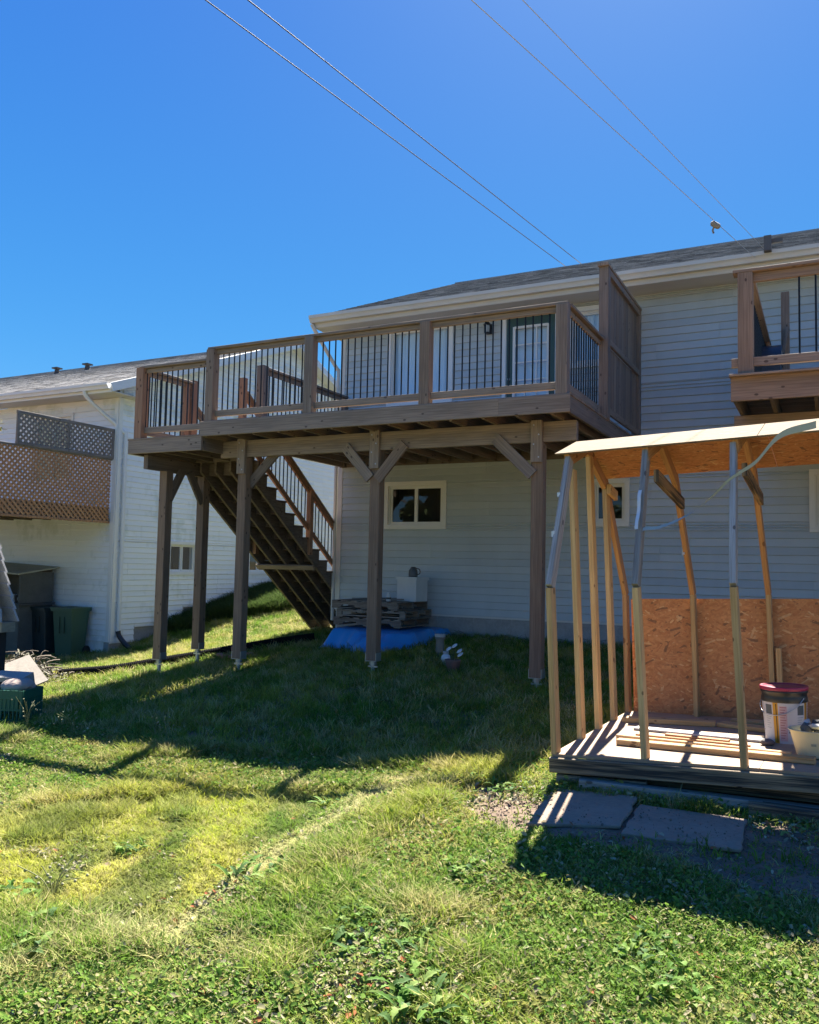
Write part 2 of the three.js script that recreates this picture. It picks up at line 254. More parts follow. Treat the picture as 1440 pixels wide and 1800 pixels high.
// ------------------------------------------------------------------ the house
{
  const H = thing('house', 'grey vinyl-sided two-storey house standing behind the raised deck', 'house');
  const X0 = -7.62, X1 = 7.2, Y0 = .744, YE = 5.60, EZ = .5, EY = 5.80, RZ = -5.5, RY = 8.30;
  const win = { low: [-6.69, -5.54, 2.135, 2.93], up: [-6.70, -5.47, 4.2, 5.60], r: [-3.55, -2.9, 4.6, 5.54], low2: [-3.18, -2.585, 2.17, 2.88], low3: [-.21, .95, 2.09, 2.93], up3: [-.02, 1.2, 4.25, 5.55] }, door = [-4.60, -3.68, 3.45, 5.57];
  const holes = [...Object.values(win), door].map(h => [h[0] + .012, h[1] - .012, h[2] + .012, h[3] - .012]);
  const inner = holes.map(h => [h[0] + .05, h[1] - .05, h[2] + .05, h[3] - .05]);
  const wall = mesh('wall', wallCore(cutRects(X0, X1, .3, YE, inner), .16), sidingA[0], H); wall.position.z = -.002;
  clad(wall, X0 + .05, X1, Y0, YE, holes, sidingA);
  mesh('corner_trim', merge([boxG(.085, YE - Y0, .022, X0 + .035, (YE + Y0) / 2, .012), boxG(.02, YE - Y0, .085, X0 - .012, (YE + Y0) / 2, -.03)]), trimA, H);
  mesh('side_wall', merge([boxG(.14, YE - .2, -RZ * 2 - .2, X0 + .08, (YE + .2) / 2, RZ), boxG(.14, YE - .2, -RZ * 2 - .2, X1, (YE + .2) / 2, RZ)]), sidingA[1], H);
  mesh('back_wall', boxG(X1 - X0, YE - .2, .14, (X1 + X0) / 2, (YE + .2) / 2, RZ * 2), sidingA[1], H);
  { const s = new THREE.Shape(); s.moveTo(0, YE); s.lineTo(0, YE + .05); s.lineTo(-RZ, RY - .12); s.lineTo(-RZ * 2, YE + .05); s.lineTo(-RZ * 2, YE); s.closePath(); const g = new THREE.ExtrudeGeometry(s, { depth: .12, bevelEnabled: false }); g.rotateY(Math.PI / 2); g.translate(X0 + .01, 0, 0); const b = g.clone(); b.translate(X1 - X0 - .05, 0, 0); mesh('gable', merge([g, b]), sidingA[1], H); }
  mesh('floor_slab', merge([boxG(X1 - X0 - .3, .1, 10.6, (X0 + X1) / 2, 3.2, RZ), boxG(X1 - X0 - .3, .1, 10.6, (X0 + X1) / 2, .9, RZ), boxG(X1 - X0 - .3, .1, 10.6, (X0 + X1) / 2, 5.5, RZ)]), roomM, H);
  // foundation
  const F = mesh('foundation', boxG(X1 - X0 - .06, 1.0, .14, (X0 + X1) / 2, Y0 - .52, -.085), conc, H);
  for (let x = X0 + .03; x < X1; x += .64) { const w = Math.min(.636, X1 - x), p = mesh('foundation_panel', boxUV(boxG(w, .8, .02, 0, 0, 0), 1.3), conc, F); p.position.set(x + w / 2, Y0 - .41, -.006 + .003 * R()); }
  mesh('starter_strip', boxG(X1 - X0, .03, .02, (X0 + X1) / 2, Y0 - .012, .004), trimA, F);
  // roof
  const ox = .30, ex0 = X0 - ox, L = X1 - X0 + 2 * ox, sl = Math.hypot(EZ - RZ, RY - EY), pitch = Math.atan2(RY - EY, EZ - RZ);
  const roof = mesh('roof', boxG(L, .05, .05, X0 - ox + L / 2, RY + .005, RZ), shingM.clone(), H); roof.material.vertexColors = false;
  for (const s of [1, -1]) {
    const deckp = mesh('roof_deck', boxG(L, sl, .10, L / 2, sl / 2, -.055), trimA, roof), fr = new THREE.Group();
    deckp.rotation.set(-(Math.PI / 2 - pitch), 0, 0); deckp.position.set(ex0, EY, EZ);
    if (s < 0) { deckp.rotation.set(-(Math.PI / 2 - pitch), Math.PI, 0, 'YXZ'); deckp.position.set(ex0 + L, EY, 2 * RZ - EZ); }
    if (s > 0) { const sh = shingles(roof, L, sl, 0, shingM, 501); sh.rotation.copy(deckp.rotation); sh.position.copy(deckp.position); }
  }
  mesh('soffit', merge([boxG(L - .04, .02, EZ, X0 - ox + L / 2, YE + .012, EZ / 2 - .005), boxG(ox - .03, .02, 11, X0 - ox / 2 - .01, YE + .014, RZ)]), soffitM, H);
  const fascia = mesh('fascia', boxG(L, .17, .025, X0 - ox + L / 2, EY - .10, EZ - .012), soffitM, H);
  { const g = mesh('gutter', gutterG(L + .04), gutterM, H); g.position.set(ex0 - .02, EY - .125, EZ + .006); }
  { const a = bar('rake_board', [ex0 - .012, EY - .11, EZ], [ex0 - .012, RY - .11, RZ], .17, .022, soffitM, H); }
  { const g = mesh('downspout', merge([tube([[X0 - .3, 5.66, .55], [X0 - .28, 5.6, .52], [X0 - .11, 5.05, .1], [X0 - .07, 4.95, .03]], .036, 14, 6), tube([[X0 - .065, 4.97, .02], [X0 - .06, 3, .012], [X0 - .06, .55, .012]], .036, 4, 6)]), trimA, H); }
  // windows
  const sky = M([.62, .66, .70], { roughness: 1 }), curtain = M([.60, .72, .86], { roughness: 1 });
  windowUnit(H, ...win.low, cream, { lites: 2 }).userData.label = 'two-pane basement window with cream casing';
  windowUnit(H, ...win.up, white, { lites: 2, curtain }); windowUnit(H, ...win.r, white, { lites: 1, curtain });
  windowUnit(H, ...win.low2, cream, { lites: 1 }); windowUnit(H, ...win.low3, cream, { lites: 2 }); windowUnit(H, ...win.up3, white, { lites: 2, curtain });
  // door: green slab with a 3 x 5 grid of panes
  const dg = M([.035, .075, .062], { roughness: .45 }), cx = (door[0] + door[1]) / 2, D = mesh('door', merge([boxG(.14, 2.0, .045, -.36, 0, -.03), boxG(.14, 2.0, .045, .36, 0, -.03), boxG(.58, .15, .045, 0, .925, -.03), boxG(.58, .42, .045, 0, -.79, -.03)]), dg, H); D.position.set(cx, 4.5, 0);
  mesh('door_frame', merge([boxG(.06, 2.1, .06, -.435, .02, .0), boxG(.06, 2.1, .06, .435, .02, .0), boxG(.82, .05, .06, 0, 1.045, .0)]), white, D);
  mesh('pane', new THREE.PlaneGeometry(.56, 1.42), glass, D).position.set(0, .135, -.035);
  { const b = []; for (let i = 0; i <= 3; i++) b.push(boxG(i % 3 ? .024 : .04, 1.45, .022, -.28 + .56 * i / 3, .135, -.012)); for (let i = 0; i <= 5; i++) b.push(boxG(.55, i % 5 ? .024 : .04, .020, 0, .135 - .71 + 1.42 * i / 5, -.012)); mesh('muntin_grid', merge(b), white, D); }
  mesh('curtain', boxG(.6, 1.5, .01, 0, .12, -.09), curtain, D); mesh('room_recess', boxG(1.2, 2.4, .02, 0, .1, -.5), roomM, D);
  { const g = new THREE.SphereGeometry(.03, 10, 8); g.translate(-.355, -.12, .03); const c = cyl(.012, .012, .06, 8); c.rotateX(Math.PI / 2); c.translate(-.355, -.12, .0); const d = cyl(.022, .022, .02, 10); d.rotateX(Math.PI / 2); d.translate(-.355, .02, .0); mesh('handle', merge([g, c, d]), galv, D); }
  const bmetal = M([.02, .022, .025], { roughness: .5 }), lampG = merge([boxG(.09, .16, .02, 0, 0, .01), boxG(.03, .03, .09, 0, .06, .06), (() => { const g = cyl(.03, .07, .05, 6); g.translate(0, .07, .10); return g; })(), (() => { const g = cyl(.045, .035, .02, 6); g.translate(0, -.085, .10); return g; })(), ...[0, 1, 2, 3, 4, 5].map(i => { const g = cyl(.004, .004, .13, 4); g.translate(.052 * Math.cos(i * 1.047), -.015, .10 + .052 * Math.sin(i * 1.047)); return g; })]);
  const lm = mesh('wall_lantern', lampG, bmetal, H); lm.position.set(-4.83, 5.36, .02);
  { const g = cyl(.045, .036, .11, 6); g.translate(0, -.015, .10); mesh('lantern_glass', g, M([.5, .5, .46], { roughness: .25 }), lm); }
  // ledger fixture and wires' bracket on the eave
  mesh('wire_bracket', merge([boxG(.09, .2, .10, -.66, 5.86, .68), boxG(.16, .05, .05, -.56, 5.9, .64)]), M([.10, .10, .10]), H);
}

// ------------------------------------------------------------------ neighbouring house
{
  const H = thing('house', 'white vinyl-sided house at the left with lattice deck', 'house');
  const XW = -13, XL = -26, Y0 = -.162, YE = 4.86, EZ = .55, EY = 5.02, RZ = -5.9, RY = 7.50, D = 11.8;
  const steps = [[.65, -.162], [2.1, .136], [3.65, .5], [5.4, .721], [D, .95]], yAt = x => steps.find(s => x <= s[0] + 1e-6)?.[1] ?? .95;
  const wins = [[1.55, 2.5, 1.2, 1.95], [4.35, 5.3, 1.2, 1.9]], holes = wins.map(h => [h[0] + .012, h[1] - .012, h[2] + .012, h[3] - .012]), inner = holes.map(h => [h[0] + .05, h[1] - .05, h[2] + .05, h[3] - .05]);
  // gable wall: local x runs back from the front corner
  const spans = []; for (let i = 0, a = 0; i < steps.length; i++) { spans.push(...cutRects(a, steps[i][0], steps[i][1], YE + .3, inner)); a = steps[i][0]; }
  const gw = mesh('wall', wallCore(spans, .16), sidingB[0], H); gw.position.set(XW - .002, 0, 0); gw.rotation.y = Math.PI / 2;
  const rakeY = x => x < -RZ ? EY + (x + EZ - .1) * (RY - EY) / (EZ - RZ) - .12 : EY + (D + EZ - .1 - x) * (RY - EY) / (EZ - RZ) - .12;
  clad(gw, .09, D, Y0, RY - .15, holes, sidingB, (y, t) => { let b = D; for (const s of steps) if (s[1] > y + .03) { b = steps[steps.indexOf(s) - 1]?.[0] ?? D; break; } let a = .09, m = (y + t) / 2; if (m > YE) { const d = (m - EY + .12) * (EZ - RZ) / (RY - EY) - EZ + .1; a = Math.max(a, d); b = Math.min(b, D - d); } return [a, b]; });
  for (const w of wins) { const g = new THREE.Group(); const W = windowUnit(gw, w[0], w[1], w[2], w[3], white, { lites: 2 }); }
  { const s = new THREE.Shape(); s.moveTo(0, YE + .3); s.lineTo(-RZ, RY - .1); s.lineTo(D, YE + .3); s.closePath(); const g = new THREE.ExtrudeGeometry(s, { depth: .12, bevelEnabled: false }); g.rotateY(Math.PI / 2); g.translate(XW - .126, 0, 0); mesh('gable', g, sidingB[0], H); }
  { const g = mesh('gable_vent', merge([frameG(.4, .55, .05, .04, .02), ...[0, 1, 2, 3, 4, 5].map(i => { const b = boxG(.31, .06, .012); b.rotateX(.7); b.translate(0, -.2 + .08 * i, .018); return b; })]), white, H); g.position.set(XW + .004, 6.55, RZ); g.rotation.y = Math.PI / 2; }
  // front wall
  const up = [-15.6, -14.3, 3.1, 4.62], fw = mesh('wall', wallCore(cutRects(XL, XW - .16, -.7, YE, [[up[0] + .06, up[1] - .06, up[2] + .06, up[3] - .06]]), .16), sidingB[1], H);
  clad(fw, XL, XW - .09, Y0, YE, [[up[0] + .012, up[1] - .012, up[2] + .012, up[3] - .012]], sidingB);
  windowUnit(fw, ...up, cream, { lites: 2, curtain: M([.55, .47, .28], { roughness: 1 }) });
  mesh('corner_trim', merge([boxG(.09, YE - Y0, .022, XW - .045, (YE + Y0) / 2, .012), boxG(.022, YE - Y0, .09, XW + .012, (YE + Y0) / 2, -.045)]), white, H);
  mesh('back_wall', merge([boxG(XW - XL, YE + .6, .14, (XW + XL) / 2, YE / 2 - .3, -D), boxG(.14, YE + .6, D - .3, XL, YE / 2 - .3, -D / 2)]), sidingB[1], H);
  mesh('floor_slab', merge([boxG(XW - XL - .4, .1, D - .4, (XW + XL) / 2, 2.7, RZ), boxG(XW - XL - .4, .1, D - .4, (XW + XL) / 2, .0, RZ)]), roomM, H);
  // foundation, one panel below each step of the siding
  const F = mesh('foundation', merge([boxG(XW - XL - .2, 1.2, .14, (XW + XL) / 2 - .05, Y0 - .62, -.1)]), conc, H);
  { let a = 0; for (const [b, y] of steps) { const p = mesh('foundation_panel', boxUV(boxG(.14, 1.4, b - a - .006), 1.3), conc, F); p.position.set(XW - .085, y - .71, -(a + b) / 2); a = b; } }
  { let a = 0; const l = []; for (const [b, y] of steps) { l.push(boxG(.02, .03, b - a, XW + .006, y - .012, -(a + b) / 2)); a = b; } mesh('starter_strip', merge(l), white, F); }
  // roof
  const ox = .34, ex0 = XL - .3, L = XW + ox - ex0, sl = Math.hypot(EZ - RZ, RY - EY), pitch = Math.atan2(RY - EY, EZ - RZ), roof = mesh('roof', boxG(L, .05, .06, ex0 + L / 2, RY + .005, RZ), shingM.clone(), H); roof.material.vertexColors = false;
  const lightShing = shingM.clone(); lightShing.color.setRGB(.42, .40, .375);
  for (const s of [1, -1]) {
    const p = mesh('roof_deck', boxG(L, sl, .10, L / 2, sl / 2, -.055), white, roof); p.rotation.set(-(Math.PI / 2 - pitch), 0, 0); p.position.set(ex0, EY, EZ);
    if (s < 0) { p.rotation.set(-(Math.PI / 2 - pitch), Math.PI, 0, 'YXZ'); p.position.set(ex0 + L, EY, 2 * RZ - EZ); }
    else { const sh = shingles(roof, L, sl, 0, lightShing, 777); sh.rotation.copy(p.rotation); sh.position.copy(p.position); }
  }
  for (const x of [-20.9, -19.6]) { const z = -4.9, y = EY + (EZ - z) * (RY - EY) / (EZ - RZ), v = mesh('roof_vent', merge([(() => { const g = cyl(.06, .09, .2, 8); g.translate(0, .06, 0); return g; })(), boxG(.22, .04, .22, 0, .17, 0)]), M([.05, .05, .05]), roof); v.position.set(x, y, z); }
  mesh('soffit', merge([boxG(L - .02, .02, EZ - .02, ex0 + L / 2, YE + .012, EZ / 2), boxG(ox - .02, .02, .5, XW + ox / 2, YE + .014, -.3)]), soffitM, H);
  mesh('fascia', boxG(L, .17, .025, ex0 + L / 2, EY - .09, EZ - .012), white, H);
  bar('rake_board', [XW + ox + .012, EY - .08, EZ], [XW + ox + .012, RY - .08, RZ], .18, .022, white, H); bar('rake_board', [XW + ox + .012, EY - .08, 2 * RZ - EZ], [XW + ox + .012, RY - .08, RZ], .18, .022, white, H);
  { const s = new THREE.Shape(); const k = (RY - EY) / (EZ - RZ); s.moveTo(-EZ, 0); s.lineTo(-RZ, RY - EY); s.lineTo(-RZ, RY - EY - .02); s.lineTo(-EZ + .02, -.02); s.closePath(); const g = new THREE.ExtrudeGeometry(s, { depth: ox - .02, bevelEnabled: false }); g.rotateY(Math.PI / 2); g.translate(XW, EY - .13, 0); mesh('rake_soffit', g, soffitM, H); }
  { const g = mesh('gutter', gutterG(L), white, H); g.position.set(ex0, EY - .12, EZ + .004); }
  mesh('downspout', merge([tube([[XW - .35, EY - .1, .6], [XW - .34, EY - .2, .58], [XW - .05, EY - .75, -.02], [XW + .05, EY - .9, -.16]], .042, 14, 6), tube([[XW + .055, EY - .85, -.16], [XW + .06, 2, -.17], [XW + .06, .02, -.17]], .042, 4, 6)]), white, H);
  mesh('downspout_elbow', tube([[XW + .06, .06, -.17], [XW + .08, -.03, -.18], [XW + .22, -.18, -.2], [XW + .36, -.28, -.22]], .05, 10, 8), M([.02, .02, .022], { roughness: .5 }), H);
}

// ------------------------------------------------------------------ the deck
const balG = new Map();
function baluster(parent, x, y0, y1, z, mat = blackMetal) { const k = (y1 - y0).toFixed(2); if (!balG.has(k)) balG.set(k, cyl(.0095, .0095, +k, 8)); const m = mesh('baluster', balG.get(k), mat, parent); m.position.set(x, (y0 + y1) / 2, z); return m; }
{
  const D = thing('deck', 'raised brown timber deck on tall posts with stairs, behind the lawn', 'deck');
  const FY = 3.43, X0 = -7.58, X1 = -2.45, Z1 = 3.66;
  for (let z = .03; z < Z1 - .02; z += .145) bar('deck_board', [X0 - .01, FY - .012, z + .07], [X1 + .01, FY - .012, z + .07], .026, .138, pick(brown), D);
  for (const z of [.04]) bar('ledger', [X0, 3.3, z], [X1, 3.3, z], .19, .04, darkBrown, D);
  for (let x = X0 + .06; x < X1; x += .405) bar('joist', [x, 3.305, .06], [x, 3.305, Z1 - .045], .19, .038, pick(brown), D);
  bar('rim_board', [X0, 3.32, Z1 - .02], [-3.27, 3.32, Z1 - .02], .20, .04, brown[1], D); bar('rim_board', [-3.268, 3.32, Z1 - .02], [X1, 3.32, Z1 - .02], .20, .04, brown[0], D);
  bar('rim_board', [X1 - .02, 3.315, Z1 - .043], [X1 - .02, 3.315, .02], .20, .038, brown[2], D); bar('rim_board', [X0 + .02, 3.315, Z1 - .043], [X0 + .02, 3.315, .02], .20, .038, brown[2], D);
  for (const z of [3.19, 3.15]) bar('beam', [-7.58, 3.095, z], [-2.50, 3.095, z], .232, .038, z > 3.17 ? brown[1] : brown[2], D);
  const postWood = [[.92, .78, .64], [.84, .72, .6], [1, .84, .68]].map(t => wood(tBrown, t));
  const post = (x, z, yb, yt, scab) => {
    const p = bar('post', [x, yb, z], [x, yt, z], .14, .14, pick(postWood), D, null, .006);
    mesh('post_bracket', merge([boxG(.15, .006, .15, x, yb - .006, z), boxG(.006, .1, .13, x - .074, yb + .045, z), boxG(.006, .1, .13, x + .074, yb + .045, z), (() => { const g = cyl(.03, .03, .42, 10); g.translate(x, yb - .215, z); return g; })(), (() => { const g = cyl(.046, .046, .03, 6); g.translate(x, yb - .04, z); return g; })(), boxG(.13, .02, .02, x + .01, yb - .075, z + .02)]), galv, D);
    if (scab) bar('post_scab', [x, 2.745, z + .09], [x, 3.225, z + .09], .038, .136, brown[1], D, [0, 0, 1]);
    return p;
  };
  post(-2.955, 3.15, .30, 2.975, 1); post(-5.085, 3.15, .34, 2.975, 1); post(-7.19, 3.15, .22, 2.975, 1);
  { const l = []; for (const x of [-7.19, -5.085, -2.955]) for (const [dx, y] of [[-.03, 3.17], [.03, 3.06], [-.03, 2.95], [.03, 2.8]]) { const g = cyl(.009, .009, .006, 8); g.rotateX(Math.PI / 2); g.translate(x + dx, y, 3.262); l.push(g); } mesh('bolt_heads', merge(l), galv, D); }
  const brace = (a, b, m = pick(brown)) => bar('brace', a, b, .135, .038, m, D);
  brace([-3.46, 3.04, 3.235], [-3.0, 2.60, 3.235]); brace([-5.52, 3.04, 3.235], [-5.14, 2.62, 3.235]); brace([-4.66, 3.04, 3.235], [-5.04, 2.60, 3.235]); brace([-6.70, 3.04, 3.10], [-7.14, 2.60, 3.10], darkBrown);
  // landing, one step down at the left end
  const LX0 = -8.90, LX1 = -7.585, LY = 3.25, LZ0 = 2.49;
  for (let z = LZ0; z < Z1 - .02; z += .147) bar('deck_board', [LX0 - .01, LY - .012, z + .07], [LX1, LY - .012, z + .07], .026, .138, pick(brown), D);
  bar('rim_board', [LX0, 3.135, Z1 - .025], [LX1 + .03, 3.135, Z1 - .025], .20, .038, brown[1], D); bar('rim_board', [LX0 + .02, 3.135, Z1 - .046], [LX0 + .02, 3.135, LZ0], .20, .038, brown[2], D); bar('rim_board', [LX0 + .04, 3.135, LZ0 + .02], [LX1, 3.135, LZ0 + .02], .20, .038, darkBrown, D); bar('rim_board', [LX1 + .02, 3.135, Z1 - .07], [LX1 + .02, 3.135, LZ0], .20, .038, darkBrown, D);
  for (let x = LX0 + .25; x < LX1 - .1; x += .33) bar('joist', [x, 3.13, LZ0 + .04], [x, 3.13, Z1 - .046], .185, .038, darkBrown, D);
  for (const x of [-8.66, -8.70]) bar('beam', [x, 2.93, 3.52], [x, 2.93, 2.24], .2, .038, x > -8.69 ? darkBrown : brown[3], D);
  post(-8.63, 3.15, .11, 2.83, 0); post(-8.63, 2.34, .19, 2.83, 0);
  brace([-8.60, 2.86, 2.86], [-8.60, 2.42, 3.12], darkBrown); brace([-8.60, 2.86, 2.70], [-8.60, 2.42, 2.40], darkBrown);
  bar('beam', [-8.9, 2.95, 2.30], [-7.6, 2.95, 2.30], .2, .04, darkBrown, D);
  // railings
  const rail = (name, posts, a, b, yt, yb, n, fixed = 'x', label) => { // straight level railing between a and b along x or z
    const g = grp(name, D), P = (t, y) => fixed === 'x' ? [t, y, posts.z] : [posts.x, y, t]; if (label) g.userData.label = label;
    bar('top_rail', P(a, yt - .017), P(b, yt - .017), .034, .135, brown[0], g); bar('top_rail', P(a, yt - .068), P(b, yt - .068), .062, .04, brown[1], g); bar('bottom_rail', P(a, yb + .045), P(b, yb + .045), .085, .04, brown[1], g);
    for (let i = 1; i <= n; i++) { const t = a + (b - a) * i / (n + 1) + rr(-.004, .004); baluster(g, fixed === 'x' ? t : posts.x, yb + .05, yt - .06, fixed === 'x' ? posts.z : t); }
    return g;
  };
  const zr = 3.56, px = [-7.46, -5.855, -4.215, -2.555], cnt = [15, 15, 15];
  const fr = rail('front_railing', { z: zr }, px[0] - .06, px[3] + .06, 4.45, 3.49, 0);
  for (let i = 0; i < 4; i++) bar('post', [px[i], 3.43, zr + .025], [px[i], 4.415, zr + .025], .125, .13, i % 2 ? brown[0] : brown[3], fr);
  for (let i = 0; i < 3; i++) for (let k = 1; k <= cnt[i]; k++) baluster(fr, px[i] + .065 + (px[i + 1] - px[i] - .13) * k / (cnt[i] + 1) + rr(-.004, .004), 3.53, 4.385, zr - .012);
  rail('right_railing', { x: X1 - .09 }, zr - .05, 2.06, 4.45, 3.49, 13, 'z');
  { const g = rail('left_railing', { x: X0 + .08 }, 2.36, .06, 4.45, 3.49, 20, 'z'); bar('post', [X0 + .08, 3.2, 2.42], [X0 + .08, 4.46, 2.42], .13, .13, brown[2], g); bar('post', [X0 + .08, 3.2, .07], [X0 + .08, 4.40, .07], .09, .09, brown[2], g); }
  { const g = rail('landing_railing', { z: zr }, -8.77, -7.53, 4.30, 3.33, 12); bar('post', [-8.745, 3.25, zr + .02], [-8.745, 4.28, zr + .02], .125, .14, redBrown, g); }
  { const g = rail('landing_railing', { x: -8.80 }, 3.5, 2.5, 4.30, 3.33, 8, 'z'); bar('post', [-8.80, 3.0, 2.47], [-8.80, 4.33, 2.47], .12, .12, redBrown, g); }
  // privacy screen
  { const g = grp('privacy_screen', D), x = X1 - .035, z0 = 2.0, z1 = .05;
    for (const z of [z0, z1]) bar('post', [x, 3.42, z], [x, 5.36, z], .12, .12, brown[z > 1 ? 2 : 0], g);
    bar('cap', [x, 5.38, z0 + .1], [x, 5.38, z1 - .02], .036, .14, brown[1], g); for (const y of [5.32, 4.42, 3.53]) bar('screen_rail', [x + .035, y, z0], [x + .035, y, z1], .085, .04, brown[0], g);
    for (let z = z0 - .11; z > z1 + .06; z -= .142) { const m = pick(brown); bar('screen_board', [x, 4.46, z], [x, 5.28, z], .136, .022, m, g, [0, 0, 1]); bar('screen_board', [x, 3.57, z - .004], [x, 4.38, z - .004], .136, .022, pick(brown), g, [0, 0, 1]); } }
  // stair
  const stairWood = [wood(tBrown, [.66, .58, .52]), wood(tBrown, [.52, .46, .42])];
  const S = grp('stair', D), sA = -8.87, sB = -7.70, rise = .185, run = .2527, zTop = 2.49, N = 15, slope = rise / run;
  const nose = z => LY - (zTop - z) * slope;
  const cuts = new THREE.Shape(); { const f = .02; cuts.moveTo(0, -.05); cuts.lineTo(0, -rise - .03); let x = 0, y = -rise - .03; for (let i = 0; i < N; i++) { x = run * (i + 1); cuts.lineTo(x, y); y = -rise * (i + 2) - .03; if (i < N - 1) cuts.lineTo(x, y); } cuts.lineTo(run * N, -2.95); cuts.lineTo(3.56, -2.965); cuts.lineTo(0, -.36); cuts.closePath(); }
  const sg = new THREE.ExtrudeGeometry(cuts, { depth: .04, bevelEnabled: false });
  for (let i = 0; i < 5; i++) { const m = mesh('stringer', boxUV(sg.clone().rotateY(Math.PI / 2), .6), i === 4 ? darkBrown : darkBrown, S); m.position.set(sA + (sB - sA - .04) * i / 4, LY, zTop); }
  for (let i = 0; i < N; i++) { const z = zTop - run * i, y = LY - rise * (i + 1); bar('tread', [sA - .02, y - .013, z - run / 2 - .008], [sB + .02, y - .013, z - run / 2 - .004], .03, run + .03, stairWood[i % 2], S); bar('riser', [sA, y + rise / 2 - .012, z - .009], [sB, y + rise / 2 - .012, z - .009], rise - .006, .018, stairWood[1], S); }
  bar('cross_brace', [sA - .02, 1.455, .60], [sB + .0, 1.455, .60], .09, .036, brown[1], S, [0, .8, .6]);
  mesh('stair_pad', boxUV(boxG(1.4, .14, .5, (sA + sB) / 2, .24, -1.5), 1.2), conc, S);
  for (const [x, nm] of [[sB - .01, 0], [sA + .05, 1]]) {
    const g = grp('stair_railing', S), zE = -1.35;
    bar('handrail', [x, nose(zTop) + .75, zTop + .05], [x, nose(zE) + .75, zE], .09, .045, x > -8 ? redBrown : brown[2], g); bar('rail_cap', [x, nose(zTop) + .81, zTop + .05], [x, nose(zE) + .81, zE], .03, .09, brown[3], g); bar('bottom_rail', [x, nose(zTop) + .10, zTop], [x, nose(zE) + .10, zE], .085, .04, redBrown, g);
    for (let z = zTop - .12; z > zE; z -= .105) baluster(g, x, nose(z) + .10, nose(z) + .76, z);
    for (const z of [2.62, .77, -1.3]) bar('newel_post', [x + .015, nose(Math.min(z, zTop)) - .32, z], [x + .015, nose(Math.min(z, zTop)) + (z > 2 ? 1.0 : .76), z], .09, .09, redBrown, g);
  }
}

// ------------------------------------------------------------------ second deck at the right edge
{
  const D = thing('deck', 'short brown balcony deck projecting from the house at the right edge', 'deck');
  const X0 = -.84, X1 = 3.4, Z1 = 3.55, FY = 3.49;
  for (let z = .03; z < Z1 - .02; z += .145) bar('deck_board', [X0 - .01, FY - .012, z + .07], [X1, FY - .012, z + .07], .026, .138, pick(brown), D);
  bar('rim_board', [X0, 3.355, Z1], [X1, 3.355, Z1], .25, .04, brown[3], D); bar('rim_board', [X0 + .02, 3.37, Z1 - .022], [X0 + .02, 3.37, .02], .22, .038, brown[2], D);
  for (let x = X0 + .36; x < X1; x += .4) bar('joist', [x, 3.36, .06], [x, 3.36, Z1 - .022], .2, .038, brown[2], D);
  for (const z of [2.60, 2.56]) bar('beam', [-.9, 3.135, z], [X1, 3.135, z], .235, .038, brown[1], D);
  for (const x of [1.9]) bar('post', [x, .25, 2.52], [x, 3.01, 2.52], .14, .14, brown[0], D);
  const g = grp('front_railing', D), z = Z1 - .06;
  bar('top_rail', [X0 + .02, 4.545, z], [X1, 4.545, z], .036, .15, brown[3], g); bar('top_rail', [X0 + .06, 4.48, z], [X1, 4.48, z], .09, .045, brown[3], g); bar('bottom_rail', [X0, 3.63, z], [X1, 3.63, z], .09, .04, brown[1], g);
  bar('post', [X0 + .135, 3.49, z], [X0 + .135, 4.525, z], .145, .14, brown[3], g); bar('post', [1.6, 3.49, z], [1.6, 4.525, z], .14, .14, brown[0], g);
  for (let x = X0 + .62; x < X1; x += .145) baluster(g, x, 3.66, 4.46, z);
  bar('top_rail', [X0 + .135, 4.545, z - .08], [X0 + .135, 4.545, .04], .036, .14, brown[1], g); bar('bottom_rail', [X0 + .135, 3.63, z - .08], [X0 + .135, 3.63, .04], .09, .04, brown[1], g);
  for (let zz = z - .14; zz > .1; zz -= .115) baluster(g, X0 + .135, 3.66, 4.52, zz);
  const B = thing('barbecue', 'black covered barbecue behind the rail of the right-hand deck', 'barbecue', [-.66, 3.49, 1.1]);
  mesh('cart', merge([boxG(.34, .66, .45, 0, .33, 0), ...[[-.15, -.2], [.15, -.2], [-.15, .2], [.15, .2]].map(([x, zz]) => boxG(.04, .1, .04, x, .05, zz))]), M([.03, .035, .045], { roughness: .5 }), B); { const lid = new THREE.CylinderGeometry(.23, .23, .36, 14, 1, false, 0, Math.PI); lid.rotateZ(Math.PI / 2); lid.translate(0, .66, 0); mesh('lid', lid, M([.025, .03, .04], { roughness: .35 }), B); }
  bar('post', [-.46, 3.49, .6], [-.46, 5.2, .6], .10, .10, brown[3], D); bar('brace', [-.80, 4.95, .75], [-.50, 4.0, .66], .09, .04, redBrown, D); bar('brace', [-.42, 4.7, .68], [-.62, 3.7, .72], .14, .03, brown[2], D);
}

